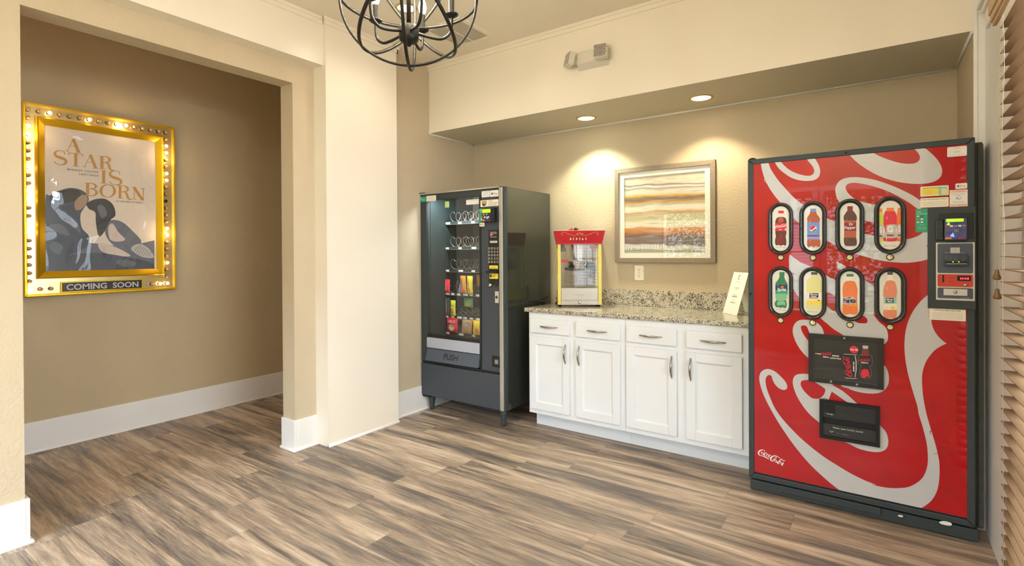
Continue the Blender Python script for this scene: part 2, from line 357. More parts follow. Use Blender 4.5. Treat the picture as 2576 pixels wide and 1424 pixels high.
# dropped soffit over the counter niche
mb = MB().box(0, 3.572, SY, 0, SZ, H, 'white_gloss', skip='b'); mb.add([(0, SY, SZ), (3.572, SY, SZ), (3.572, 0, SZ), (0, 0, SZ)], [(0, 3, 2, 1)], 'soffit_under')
struct(mb, 'wall_soffit')
struct(MB().box(3.572, 3.75, SY+.004, 0, 0, H, 'wall_beige'), 'wall_niche')
struct(MB().box(3.572, XR, SY, SY+.0035, 0, H, 'white_trim').box(3.5715, 3.586, SY-.004, SY, 0, SZ+.4, 'white_trim'), 'trim_1')
struct(MB().tube([(0, -.004, SZ-.004), (3.572, -.004, SZ-.004)], .008, 'white_trim').tube([(3.568, 0, SZ-.004), (3.568, SY, SZ-.004)], .008, 'white_trim').tube([(.004, 0, SZ-.004), (.004, SY, SZ-.004)], .006, 'white_trim'), 'trim_2')
mb = MB()
mb.box(.0, 3.60, SY-.010, SY, H-.05, H, 'white_gloss').box(.0, 3.60, SY-.018, SY-.010, H-.022, H, 'white_gloss').box(0, 3.572, SY-.005, SY, SZ-.001, SZ+.014, 'white_gloss')
struct(mb, 'trim_3')
mb = MB()
mb.box(XC, XC+.010, -1.7141-.01, -1.0691+.01, H-.05, H, 'white_gloss').box(XC+.01, XC+.018, -1.7141-.018, -1.0691+.018, H-.022, H, 'white_gloss')
mb.box(XB, XB+.010, YR, -1.7141-.01, H-.05, H, 'white_gloss').box(XB+.01, XB+.018, YR, -1.7141-.018, H-.022, H, 'white_gloss')
mb.box(XI, XC+.01, -1.0691, -1.0691+.01, H-.05, H, 'white_gloss')
struct(mb, 'trim_4')
# skirtings
BH = .2063
def skirt(mb, x0, y0, x1, y1, nx, ny, h=BH, t=.015, board=True, e0=0, e1=0):     # runs (x0,y0)->(x1,y1) on a wall whose normal is (nx,ny)
    ex = t if nx else 0; ey = t if ny else 0
    ax, bx = sorted((x0, x1)); ay, by = sorted((y0, y1))
    if board: mb.box(min(ax, ax+nx*ex), max(bx, bx+nx*ex), min(ay, ay+ny*ey), max(by, by+ny*ey), 0, h, 'white_trim')
    q = t if board else 0
    dl = math.hypot(x1-x0, y1-y0); ux, uy = (x1-x0)/dl, (y1-y0)/dl; x0 -= ux*e0; y0 -= uy*e0; x1 += ux*e1; y1 += uy*e1
    c = [(x0+nx*(q+.002), y0+ny*(q+.002), .004), (x1+nx*(q+.002), y1+ny*(q+.002), .004)]
    mb.tube(c, .0125, 'white_trim', n=10)
    return mb
struct(skirt(MB(), XH, YR, XH, 0, 1, 0), 'baseboard_hall', bevel=.002)
struct(skirt(MB(), 0, -1.069, 0, 0, 1, 0), 'baseboard_left', bevel=.002)
mb = MB(); skirt(mb, XO, -1.8787, XO, -1.7141, 1, 0, e0=.024); skirt(mb, XI, -1.8787, XO+.015, -1.8787, 0, -1, e1=.009); skirt(mb, XC, -1.7141, XC, -1.069, 1, 0, board=False)
struct(mb, 'baseboard_opening', bevel=.002)
mb = MB(); skirt(mb, XO, YR, XO, -3.2458, 1, 0, e1=.024); skirt(mb, XI, -3.2458, XO+.015, -3.2458, 0, 1, e1=.009)
struct(mb, 'baseboard_front', bevel=.002)
# right wall with the tall blind-covered window
WY0, WY1, WZ0, WZ1 = -3.75, -1.47, .16, 2.33
mb = MB()
mb.box(XR, XR+.16, WY1, SY+.004, 0, H, 'white_trim').box(XR, XR+.16, YR, WY0, 0, H, 'white_trim').box(XR, XR+.16, WY0, WY1, 0, WZ0, 'white_trim').box(XR, XR+.16, WY0, WY1, WZ1, H, 'white_trim')
struct(mb, 'wall_right')
mb = MB().box(XR+.07, XR+.11, WY0, WY1, WZ0, WZ0+.06, 'white_trim').box(XR+.07, XR+.11, WY0, WY1, WZ1-.06, WZ1, 'white_trim')
for y in (WY0+.03, -3.0, -2.24, WY1-.03): mb.box(XR+.07, XR+.11, y-.03, y+.03, WZ0, WZ1, 'white_trim')
for y in (-3.38, -2.62, -1.86): mb.box(XR+.08, XR+.10, y-.01, y+.01, WZ0, WZ1, 'white_trim')
for z in (.7, 1.24, 1.78): mb.box(XR+.08, XR+.10, WY0, WY1, z-.01, z+.01, 'white_trim')
wf = struct(mb, 'window_1')
o = MB().box(XR+.088, XR+.092, WY0, WY1, WZ0, WZ1, 'glass').build('pane', wf)
mb = MB().box(3.602, XR, -4.05, SY-.09, WZ1+.02, WZ1+.10, 'white_trim').box(3.590, XR, -4.05, SY-.07, WZ1+.10, WZ1+.125, 'white_trim').box(3.576, XR, -4.05, SY-.05, WZ1+.125, WZ1+.15, 'white_trim')
struct(mb, 'trim_5', bevel=.003)
# rear wall with three windows, plus an added unseen opening for more daylight
RW = ((-.02, .95, .95, 2.10), (2.24, 2.50, .55, 2.10), (2.66, 3.25, .55, 2.10), (1.02, 1.66, .05, 2.10))
mb = MB(); xs = -.3
cuts = sorted(RW)
for (a, b, z0, z1) in cuts:
    mb.box(xs, a, YR-.14, YR, 0, H, 'wall_rear'); mb.box(a, b, YR-.14, YR, 0, z0, 'wall_rear'); mb.box(a, b, YR-.14, YR, z1, H, 'wall_rear'); xs = b
mb.box(xs, 3.9, YR-.14, YR, 0, H, 'wall_rear'); struct(mb, 'wall_rear')
for i, (a, b, z0, z1) in enumerate(RW):
    mb = MB()
    for (p, q, r, s_) in ((a-.07, a, z0-.07, z1+.09), (b, b+.07, z0-.07, z1+.09), (a, b, z1, z1+.09), (a, b, z0-.07, z0)): mb.box(p, q, YR, YR+.02, r, s_, 'white_trim')
    nx = max(1, round((b-a)/.32))
    for k in range(1, nx): x = a+(b-a)*k/nx; mb.box(x-.01, x+.01, YR-.08, YR-.06, z0, z1, 'white_trim')
    for k in range(1, 4): z = z0+(z1-z0)*k/4; mb.box(a, b, YR-.08, YR-.06, z-.01, z+.01, 'white_trim')
    wf = struct(mb, 'window_%d' % (i+2))
    MB().box(a, b, YR-.072, YR-.068, z0, z1, 'glass').build('pane', wf)
# raised blinds and valances of the rear windows (they show in the glossy fronts)
for i, (a, b, z0, z1) in enumerate(RW[:3]):
    t_ = thing('window_blind', ((a+b)/2, YR+.05, z0), ('wood blind at the wide rear window, reflected in the framed picture', 'wood blind at the narrow rear window, reflected in the red drink machine', 'wood blind at the rear corner window, reflected in the red drink machine')[i], 'blind')
    mb = MB()
    n = int((z1-z0-.1)/.045)
    for k in range(n):
        z = z1-.1-k*.045; mb.box(a, b if i else a+.17, YR+.03, YR+.075, z, z+.003, 'blind_wood')
    mb.build('slats', t_)
    MB().box(a-.01, b+.01, YR+.022, YR+.09, z1-.07, z1+.02, 'valance_wood').build('valance', t_)
# trees beyond the windows
def foliage(name, cx, cy, cz, rx, ry, rz, n, label):
    t_ = thing(name, (cx, cy, 0), label, 'tree', 'trees outside the windows')
    rg = random.Random(int(cx*100)+int(cy*10)); mb = MB()
    for k in range(n):
        while True:
            p = Vector((rg.uniform(-1, 1), rg.uniform(-1, 1), rg.uniform(-1, 1)))
            if p.length < 1: break
        c = Vector((cx+p.x*rx, cy+p.y*ry, cz+p.z*rz)); u = Vector((rg.uniform(-1, 1), rg.uniform(-1, 1), rg.uniform(-1, 1))).normalized(); w = u.orthogonal().normalized(); s_ = rg.uniform(.03, .075)
        mb.add([c-u*s_, c+w*s_*.5, c+u*s_, c-w*s_*.5], [(0, 1, 2, 3)], 'leaf')
    lv = mb.build('leaves', t_); lv['kind'] = 'stuff'
    MB().tube([(cx, cy, 0), (cx+.1, cy, cz*.6), (cx, cy, cz+rz*.5)], [.11, .08, .03], 'bark').build('trunk', t_)
foliage('tree', .2, -8.6, 2.3, 1.6, .7, 2.0, 6500, 'leafy green tree outside the wide rear window')
foliage('tree', 3.4, -8.4, 2.3, 1.4, .7, 2.0, 5500, 'leafy green tree outside the rear corner window')
struct(MB().box(-9, 12, -14, YR-.2, -.12, -.02, 'leaf').box(XR+.2, 12, YR-.2, 3, -.12, -.02, 'ink_ltgrey'), 'ground')

# ================================================================== WOOD BLIND AT RIGHT
t_ = thing('window_blind', (3.58, WY1, .12), 'brown wooden slat blind over the window beside the drink machine', 'blind')
mb = MB(); z = 2.13; k = 0
while z > .20:
    ang = .0
    mb.box(3.556, 3.604, -3.85, -1.375+.0, z-.0015, z+.0015, 'blind_wood'); z -= .0455; k += 1
mb.build('slats', t_)
MB().box(3.556, 3.604, -3.85, -1.375, .150, .172, 'blind_wood').build('bottom_rail', t_, bevel=.003)
mb = MB()
for x0, x1, z0, z1 in ((3.538, 3.552, 2.15, 2.262), (3.532, 3.540, 2.165, 2.25), (3.527, 3.534, 2.19, 2.24), (3.538, 3.612, 2.235, 2.262)):
    mb.box(x0, x1, -3.88, -1.345, z0, z1, 'valance_wood')
mb.build('valance', t_, bevel=.003)
mb = MB()
for y in (-1.42, -1.98, -2.6, -3.2):
    for x in (3.5545, 3.6055): mb.tube([(x, y, 2.15), (x+.001, y+.001, .16)], .0011, 'cord', n=5)
mb.build('ladder_cord', t_)
c1 = [(3.552, -1.40, 2.15), (3.549, -1.385, 1.5), (3.548, -1.36, 1.26)]
MB().tube(c1, .0011, 'cord', n=5).tube([(3.551, -1.41, 2.15), (3.548, -1.395, 1.55), (3.5475, -1.365, 1.19)], .0011, 'cord', n=5)\
    .tube(cr([(0, 2.15), (1, 1.75), (2, 1.62), (3, 1.50), (4, 1.36), (5, 1.25)], 4, False) and [(3.55, -1.46-.025*math.sin(i*.9), 2.15-i*.09) for i in range(11)], .001, 'cord', n=5).build('pull_cord', t_)
for (y, z) in ((-1.36, 1.235), (-1.365, 1.165)):
    MB().lathe((3.548, y, z), [(.003, .03), (.006, .026), (.007, .014), (.0115, .002), (.012, -.004), (.009, -.008), (.003, -.009)], 'tassel', n=14).build('tassel', t_)

# ================================================================== SNACK MACHINE
SX0, SX1, SF, SK, SB, ST = 0.001, .893, -.739, -.056, .13, 1.843
fy = lambda a, b, o: (a, SF-o, b)
sm = thing('snack_vending_machine', (.447, -.4, 0), 'dark grey snack vending machine with glass front standing left of the white counter', 'vending machine')
mb = MB()
mb.box(.03, SX1-.004, SF+.06, SF+.075, .135, 1.838, 'machine_side')                          # front return behind the door
mb = MB().box(SX1-.03, SX1-.003, SF+.045, SK, SB, ST-.002, 'machine_side').box(.03, .06, SF+.045, SK, SB, ST-.002, 'machine_side').box(.06, SX1-.03, SK-.02, SK, SB, ST-.002, 'machine_side')
mb.box(.06, SX1-.03, SF+.045, SK-.02, ST-.03, ST-.002, 'machine_side').box(.06, SX1-.03, SF+.045, SK-.02, SB, SB+.04, 'machine_side')
mb.build('cabinet', sm, bevel=.003)
mb = MB().box(.075, .68, SK-.06, SK-.03, .5, 1.80, 'machine_inside').box(.062, .08, SF+.05, SK-.03, .5, 1.80, 'machine_insidedark').box(.84, .86, SF+.05, SK-.03, .5, 1.80, 'machine_insidedark').box(.075, .86, SF+.05, SK-.03, .50, .52, 'machine_insidedark').box(.66, .86, SK-.06, SK-.03, .5, 1.80, 'machine_inside')
mb.build('interior', sm)
# door: frame, header, control panel, lower panel
mb = MB()
mb.box(.012, SX1-.045, SF+.004, SF+.045, 1.783, ST-.012, 'machine_dark')
mb.box(.012, .080, SF+.004, SF+.045, .425, 1.783, 'machine_dark')
mb.box(.668, SX1-.045, SF+.004, SF+.045, .425, 1.783, 'machine_front')
mb.box(.653, .668, SF-.002, SF+.045, .425, 1.783, 'black_plastic')
mb.box(.08, .653, SF+.012, SF+.045, .628, .655, 'black_plastic')
mb.build('door_frame', sm, bevel=.002)
mb = MB().box(.012, SX1-.05, SF, SF+.045, .135, .405, 'machine_front').box(.012, SX1-.05, SF+.015, SF+.045, .405, .425, 'black_plastic'); mb.build('lower_panel', sm, bevel=.004)
mb = MB().box(-.0, .012, SF-.004, SF+.045, .135, ST, 'alum').box(SX1-.045, SX1-.012, SF-.006, SF+.045, .135, ST, 'alum').box(0, SX1-.012, SF-.006, SF+.045, ST-.012, ST, 'alum').box(SX1-.012, SX1, SF+.004, SF+.045, .135, ST-.004, 'machine_dark')
mb.build('edge_trim', sm, bevel=.003)
MB().box(-.0, .05, SF+.0, SF+.05, ST, ST+.008, 'machine_dark').build('hinge', sm)
MB().box(-.004, .09, SF+.01, SF+.05, .118, .135, 'dark_rubber').build('hinge', sm)
mb = MB().box(.08, .653, SF+.02, SF+.024, .655, 1.783, 'glass'); mb.build('display_glass', sm)
MB().box(.083, .650, SF-.006, SF+.04, .543, .628, 'bar_grey').build('delivery_bar', sm, bevel=.004)
mb = MB(); mb.add([(.083, SF+.0, .538), (.65, SF+.0, .538), (.65, SF-.028, .437), (.083, SF-.028, .437), (.083, SF+.03, .538), (.65, SF+.03, .538), (.65, SF+.03, .437), (.083, SF+.03, .437)],
    [(0, 3, 2, 1), (0, 1, 5, 4), (3, 7, 6, 2), (0, 4, 7, 3), (1, 2, 6, 5)], 'flap_grey')
fl = mb.build('push_flap', sm, bevel=.004)
pf = lambda a, b, o: (a, SF-.028+(b-.437)/.101*.028-o, b)
lab(MB().text('PUSH', pf, 'ink_black', .36, .468, .045, .0008, 'c', w=.15, bold=.02).build('push_lettering', fl), 'black word PUSH')
mb = MB().box(.772, .852, SF-.001, SF+.01, .462, .545, 'black_plastic').box(.793, .835, SF-.003, SF+.005, .483, .524, 'ink_gum'); mb.box(.80, .83, SF-.004, SF, .488, .519, 'ink_grey'); mb.build('coin_return', sm, bevel=.003)
for x, y in ((.07, SF+.07), (SX1-.06, SF+.06), (.07, SK-.07), (SX1-.06, SK-.07)):
    MB().lathe((x, y, 0), [(.018, 0), (.019, .01), (.026, .09), (.031, SB+.004)], 'machine_dark', n=18).build('leg', sm)
# shelves, coils
rows = [(1.61, .146, .043, 4, .02), (1.39, .146, .043, 4, .02), (1.194, .146, .043, 4, .02), (.99, .0695, .031, 6, .0), (.79, .0695, .031, 6, .0), (.645, .146, .05, 4, .02)]
for ri, (z, dx, r, n, o_) in enumerate(rows):
    MB().box(.088, .84, -.49, SK-.06, z-.008, z-.004, 'machine_insidedark').box(.088, .84, -.497, -.490, z-.026, z+.003, 'machine_insidedark').box(.09, .84, -.499, -.497, z-.024, z-.021, 'steel').build('shelf', sm)
    for i in range(n):
        x = .102+dx*i+(.043 if dx > .1 else 0); mb = MB()
        mb.box(x-dx*.42, x-dx*.42+.012, -.5005, -.498, z-.018, z-.004, 'ink_white')
        mb.box(x-dx*.42+.016, x-dx*.42+.016+(.035 if (i+ri) % 3 == 0 else .02), -.5005, -.498, z-.02, z-.003, 'ink_white')
        mb.build('price_tag', sm)
    for i in range(n):
        x = .102+dx*i+(.043 if dx > .1 else 0); pts = []
        turns = 5 if dx > .1 else 6
        for k in range(turns*14):
            a = 2*math.pi*k/14+.6; pts.append((x+r*math.cos(a), -.485+k*(.36/(turns*14)), z+r+.002+r*math.sin(a)))
        MB().tube(pts, .0022, 'steel', n=5).build('coil', sm)
# lights strip inside
mb = MB().box(.10, .64, SF+.05, SF+.07, 1.792, 1.804, 'lamp_disc_cool'); lp = mb.build('light_tube', sm)
lamp('snack_light', 'AREA', (.37, SF+.062, 1.788), 10, (.82, .92, 1), shape='RECTANGLE', size=.5, size_y=.03, rot=(R(28), 0, 0))
# controls
def ctl(mb, u0, v0, u1, v1, m, off, th=.002):
    a = on(u0, v1, 1, SF); b = on(u1, v0, 1, SF); mb.box(a.x, b.x, SF-off, SF-off+th+.004, a.z, b.z, m); return a.x, b.x, a.z, b.z
mb = MB(); ctl(mb, 1229.5, 578, 1255, 716, 'black_plastic', .0); mb.build('control_panel', sm, bevel=.001)
mb = MB(); x0, x1, z0, z1 = ctl(mb, 1231, 581, 1253, 600, 'ink_black', .002)
mb.text('PLEASE MAKE', fy, 'ink_white', (x0+x1)/2, z1-.012, .006, .003, 'c', w=.06).text('SELECTION', fy, 'ink_white', (x0+x1)/2, z1-.022, .006, .003, 'c', w=.06).text('CASH ONLY', fy, 'ink_white', (x0+x1)/2, z0+.008, .006, .003, 'c', w=.06).text('888', fy, 'led_digits', x0+.022, z0+.022, .011, .003, 'c')
mb.build('price_display', sm)
mb = MB(); x0, x1, z0, z1 = ctl(mb, 1233, 605.5, 1251, 611.5, 'ink_ltgrey', .002); mb.poly(rect(x0+.01, x1-.01, z0+.008, z1-.008), fy, 'ink_gum', .0025); mb.build('name_plate', sm)
for r_ in range(5):
    for c_ in range(4):
        p = on(1231.3+c_*7.0, 625+r_*8.5, 1, SF)
        MB().box(p.x-.010, p.x+.008, SF-.005, SF+.002, p.z-.009, p.z+.009, 'nickel').text('ABCDEFGHIJ1234567890'[r_*4+c_], fy, 'ink_black', p.x-.001, p.z-.005, .01, .0053, 'c').build('key', sm, bevel=.001)
mb = MB(); x0, x1, z0, z1 = ctl(mb, 1231.5, 668, 1252.5, 676, 'ink_yellow', .002); mb.text('EXACT CHANGE', fy, 'ink_black', (x0+x1)/2, z0+.006, .008, .003, 'c', w=.05); lab(mb.build('sticker', sm), 'yellow sticker above the bill slot')
mb = MB(); a = on(1228, 683, 1, SF); b = on(1253, 679, 1, SF); mb.box(a.x, b.x, SF-.03, SF, a.z-.01, a.z+.004, 'black_plastic'); mb.build('bill_slot', sm, bevel=.002)
mb = MB(); x0, x1, z0, z1 = ctl(mb, 1232, 688.5, 1253, 701, 'ink_yellow', .002); mb.box(x0+.004, x0+.02, SF-.003, SF, z0+.01, z1-.006, 'ink_black').text('INSERT', fy, 'ink_black', x0+.026, z1-.018, .009, .003, w=.04).text('BILL', fy, 'ink_black', x0+.026, z0+.012, .009, .003, w=.03); lab(mb.build('sticker', sm), 'yellow and black sticker below the bill slot')
p = on(1235, 717, 1, SF); MB().lathe((p.x, SF, p.z), [(.017, 0), (.017, .008), (.013, .012), (.013, .02), (.0, .021)], 'chrome', axis='y').build('return_button', sm)
mb = MB(); ctl(mb, 1246, 709, 1251, 722, 'slot_dark', .001); mb.build('coin_slot', sm)
mb = MB(); x0, x1, z0, z1 = ctl(mb, 1246, 733, 1255, 762, 'steel_light', .006); mb.lathe(((x0+x1)/2, SF-.006, (z0+z1)/2), [(.011, 0), (.011, .004), (.004, .005)], 'machine_dark', axis='y'); mb.build('lock', sm, bevel=.002)
# stickers and card reader
def sticker(parent, put, x0, x1, z0, z1, col, lines, name='sticker', label=None, off=.001, r=.004, fn=None):
    mb = MB().poly(rect(x0, x1, z0, z1, r), put, col, off, off*.9)
    for (txt, cx, cz, h, ink, w) in lines: mb.text(txt, put, ink, x0+(x1-x0)*cx, z0+(z1-z0)*cz, (z1-z0)*h, off+.0006, 'c', w=(x1-x0)*w if w else None)
    if fn: fn(mb)
    o = mb.build(name, parent)
    if label: lab(o, label)
    return o
def pr(u0, v0, u1, v1, y): a = on(u0, v1, 1, y); b = on(u1, v0, 1, y); return a.x, b.x, a.z, b.z
def smallprint(n, z0=.15, z1=.7, w=.8, h=.05, ink='ink_grey'):
    return [('will not refund or accept', .5, z0+(z1-z0)*i/max(1, n-1), h, ink, w) for i in range(n)]
sticker(sm, fy, *pr(1053, 494.5, 1072, 509, SF), 'ink_green', [('GO', .3, .58, .22, 'ink_white', .25), ('CASHLESS', .62, .42, .13, 'ink_white', .5), ('save here', .65, .15, .12, 'ink_white', .4)], label='green cashless sticker on the top left corner', off=.0012)
sticker(sm, fy, *pr(1073, 491, 1097, 507.5, SF), 'ink_cream', [('two tier pricing in effect', .5, .8, .1, 'ink_dgreen', .8)]+smallprint(4, .12, .6, .8, .07), label='cream notice sticker beside the green one')
x0, x1, z0, z1 = pr(1212, 479.5, 1231.5, 497, SF)
sticker(sm, fy, x0, x1, z0, z1, 'ink_white', [('refund info', .5, .76, .12, 'ink_gum', .7), ('service', .5, .5, .12, 'ink_black', .5)]+smallprint(2, .12, .3, .8, .07), label='white service sticker')
def apple(mb, put, x, z, s, off, ink='ink_black'):
    mb.poly(cr([(x-s*.42, z), (x-s*.36, z+s*.38), (x-s*.1, z+s*.42), (x, z+s*.36), (x+s*.12, z+s*.43), (x+s*.38, z+s*.34), (x+s*.27, z+s*.1), (x+s*.4, z-s*.18), (x+s*.18, z-s*.5), (x, z-s*.45), (x-s*.18, z-s*.5)], 4), put, ink, off)
    mb.poly([(x, z+s*.5), (x+s*.16, z+s*.56), (x+s*.18, z+s*.74), (x+s*.02, z+s*.66)], put, ink, off)
x0, x1, z0, z1 = pr(1232.5, 477.5, 1254, 495.5, SF)
sticker(sm, fy, x0, x1, z0, z1, 'ink_white', [('Pay', .66, .32, .32, 'ink_gum', .5)], label='white contactless pay sticker', fn=lambda mb: apple(mb, fy, x0+(x1-x0)*.26, z0+(z1-z0)*.48, (z1-z0)*.34, .0017))
a0 = pr(1208.5, 501, 1254, 521, SF)
def cctv(mb):
    x0, x1, z0, z1 = a0; cx = x0+(x1-x0)*.22; w = (x1-x0)*.15; hh = z1-z0
    mb.poly([(cx-w, z1-hh*.1), (cx+w, z1-hh*.1), (cx+w*.9, z0+hh*.5), (cx-w*.9, z0+hh*.5)], fy, 'ink_khaki', .0016); mb.poly(ell(cx, z0+hh*.47, w*.85, hh*.36, 20, 0, 180, 360, False), fy, 'ink_black', .0018); mb.poly(ell(cx+w*.3, z0+hh*.32, w*.14, w*.14, 8), fy, 'ink_white', .002)
sticker(sm, fy, *a0, 'ink_cream', [('VIDEO', .58, .72, .18, 'ink_black', .26), ('SURVEILLANCE', .70, .42, .18, 'ink_black', .54), ('PROTECTED', .68, .10, .18, 'ink_black', .46)], label='cream video surveillance sticker with a dome camera', fn=cctv)
sticker(sm, fy, *pr(1206.5, 524, 1219, 560, SF), 'ink_green', [('GO', .3, .84, .09, 'ink_white', .4), ('CASHLESS', .5, .74, .05, 'ink_white', .8), ('save', .5, .35, .05, 'ink_white', .5), ('now', .5, .18, .05, 'ink_white', .5)], label='green cashless sticker beside the card reader', off=.0025,
        fn=lambda mb: [mb.poly(rect(.672+.022*i, .688+.022*i, 1.62-.028*j, 1.632-.028*j), fy, c, .0032) for i, j, c in ((0, 0, 'ink_red'), (1, 0, 'ink_white'), (0, 1, 'ink_white'), (1, 1, 'ink_cream'))])
x0, x1, z0, z1 = pr(1207, 560.5, 1219, 570, SF)
sticker(sm, fy, x0, x1, z0, z1, 'ink_cream', [('Pay', .68, .3, .35, 'ink_black', .45)], label='tiny pay sticker under the green one', off=.0025, fn=lambda mb: apple(mb, fy, x0+(x1-x0)*.25, z0+(z1-z0)*.5, (z1-z0)*.4, .0035))
x0, x1, z0, z1 = pr(1218, 523, 1250, 559, SF)
mb = MB().box(x0, x1-.025, SF-.03, SF, z0, z1, 'machine_dark').box(x1-.03, x1, SF-.045, SF, z0-.004, z1, 'black_plastic'); rd = mb.build('card_reader', sm, bevel=.004)
f2 = lambda a, b, o: (a, SF-.031-o, b)
w_ = x1-x0-.025
mb = MB().poly(rect(x0+.006, x0+w_*.9, z1-.035, z1-.008, .003), f2, 'lcd_green', .001); mb.build('reader_screen', rd)
mb = MB().poly(ell(x0+w_*.22, z1-.048, .006, .006, 10), f2, 'ink_lgreen', .001).poly(ell(x0+w_*.55, z0+.03, .008, .008, 12), f2, 'led_blue', .001).poly(rect(x0+.006, x0+.03, z0+.006, z0+.018, .003), f2, 'ink_orange', .001).text('ePort', f2, 'ink_crimson', x0+w_*.7, z0+.007, .010, .001, 'c').text(')))', f2, 'ink_white', x0+w_*.5, z0+.055, .012, .001, 'c')
for i in range(4): mb.poly(rect(x0+.006+i*.018, x0+.018+i*.018, z1-.075, z1-.063), f2, ('ink_red', 'ink_white', 'ink_blue', 'ink_white')[i], .001)
mb.build('reader_lights', rd)
# paper slips behind the glass
g2 = lambda a, b, o: (a, SF+.019-o, b)
x0, x1, z0, z1 = pr(1169, 500, 1201, 515, SF); sticker(sm, g2, x0, x1, z0, z1, 'ink_white', [('to our valued customers', .5, .75, .1, 'ink_grey', .8)], label='white paper slip inside the glass')
x0, x1, z0, z1 = pr(1115.5, 506, 1125, 522, SF); sticker(sm, g2, x0, x1, z0, z1, 'ink_lgreen', [], label='light green tag inside the glass')

# snacks: every bag or bar is a thing of its own
def bag(name, px, z0, w, h, col, label, group, lines=(), band=None, yy=-.512, tilt=0, dep=.018, extra=None):
    cx = px; mb = MB(); nx, nz = 8, 10; vs = []; fs = []
    for side in (-1, 1):
        for j in range(nz+1):
            for i in range(nx+1):
                u = i/nx*2-1; v = j/nz*2-1; b = max(0, (1-abs(u)**2.6))*max(0, (1-abs(v)**4)); ruf = .0015*math.sin(i*3.1+j*1.7)
                vs.append((cx+u*w/2*(1-.05*(1-v*v))+tilt*(j/nz)*h, yy+side*(dep*b+.0006)+ruf, z0+h*(j/nz)))
    n1 = (nx+1)*(nz+1)
    for j in range(nz):
        for i in range(nx):
            a = j*(nx+1)+i; fs.append((a, a+1, a+nx+2, a+nx+1)); fs.append((n1+a, n1+a+nx+1, n1+a+nx+2, n1+a+1))
    mb.add(vs, fs, col, True)
    P = lambda a, b, o: (cx+(a)*w/2*.95+tilt*b*h, yy-dep*max(0, 1-abs(a)**2.6)*max(0, 1-abs(2*b-1)**4)-.0022-o, z0+h*b)
    if band: mb_ = [mb.poly([(-.9+1.8*k/8, b0) for k in range(9)]+[(.9-1.8*k/8, b1) for k in range(9)], P, c, .0) for (b0, b1, c) in band]
    for (txt, b, hh, ink, ww, rot) in lines: mb.text(txt, P, ink, 0 if not rot else .2, b, hh, .001, 'c', w=ww, rot=rot) if not rot else mb.text(txt, lambda a, q, o: P((-(q-.5))*1.2, a, o), ink, b, .35, hh, .001, 'c', w=ww)
    if extra: extra(mb, P)
    o = mb.build(name, loc=(cx, yy, z0)); return tag(o, label, 'snack', group)
G4 = 'snacks on the fourth shelf of the vending machine'; z = .99
disk = lambda cx, cz, rx, rz, c: (lambda mb, P: mb.poly(ell(cx, cz, rx, rz, 16), P, c, .0008))
bag('candy_bar', .112, z+.002, .058, .115, 'ink_crimson', 'red wafer candy bar wrapper at the left end of the fourth shelf', G4, [('Kit Kat', .5, .5, 'ink_white', .6, 1)], extra=disk(-.2, .3, .5, .15, 'ink_orange'))
bag('candy_bar', .172, z+.002, .028, .105, 'ink_black', 'thin black and white candy bar beside the red wafer bar', G4, yy=-.47, tilt=.25)
bag('candy_bar', .232, z+.002, .034, .12, 'ink_purple', 'slim purple candy bar leaning right on the fourth shelf', G4, yy=-.49, tilt=.35)
bag('candy_bag', .302, z+.002, .062, .15, 'ink_goldink', 'tall yellow candy bag, left one of the two standing side by side', G4, [("m&m's", .62, .5, 'ink_gum', .5, 1)], extra=disk(0, .22, .4, .13, 'ink_orange'), tilt=-.08)
bag('candy_bag', .372, z+.002, .062, .15, 'ink_yellow', 'tall yellow candy bag, right one of the two standing side by side', G4, [("m&m's", .62, .5, 'ink_gum', .5, 1)], extra=disk(0, .22, .4, .13, 'ink_goldink'), yy=-.516)
bag('candy_bag', .425, z+.06, .09, .10, 'ink_goldink', 'orange yellow candy bag behind the two tall yellow bags', G4, yy=-.44)
G5 = 'snacks on the fifth shelf of the vending machine'; z = .79
bag('chocolate_bar', .110, z+.002, .056, .155, 'ink_gum', 'dark brown chocolate bar with silver lettering on the fifth shelf', G5, [("HERSHEY'S", .48, .62, 'ink_ltgrey', .8, 1)], dep=.008)
bag('candy_bag', .176, z+.002, .058, .135, 'ink_ylgreen', 'yellow green fruit candy bag in front on the fifth shelf', G5, [('Skittles', .62, .12, 'ink_red', 1.4, 0)], extra=disk(0, .3, .55, .18, 'ink_amber'))
bag('candy_bag', .255, z+.07, .11, .085, 'ink_mgreen', 'green candy bag set further back on the fifth shelf', G5, yy=-.40, extra=disk(.1, .3, .5, .2, 'ink_ylgreen'))
G6 = 'snacks on the sixth shelf of the vending machine'; z = .645
bag('cracker_bag', .165, z+.002, .125, .125, 'ink_crimson', 'red cheese cracker bag at the left end of the lowest shelf', G6, [('CHEEZ-IT', .68, .17, 'ink_white', 1.45, 0)], extra=lambda mb, P: (mb.poly(ell(.1, .34, .55, .22, 18), P, 'ink_teal', .0008), mb.poly(ell(.1, .28, .4, .14, 18), P, 'ink_lemon', .0014)))
bag('cookie_bag', .325, z+.002, .115, .12, 'ink_khaki', 'tan cookie bag with blue lettering on the lowest shelf', G6, [], extra=lambda mb, P: mb.poly(ell(.15, .68, .55, .17, 16), P, 'ink_blue', .0008), tilt=.1)
bag('chip_bag', .452, z+.002, .11, .125, 'ink_yellow', 'yellow and red chip bag at the right of the lowest shelf', G6, [], band=((.6, .97, 'ink_red'),), extra=lambda mb, P: (mb.poly(ell(0, .3, .45, .18, 16), P, 'ink_orange', .0009)))

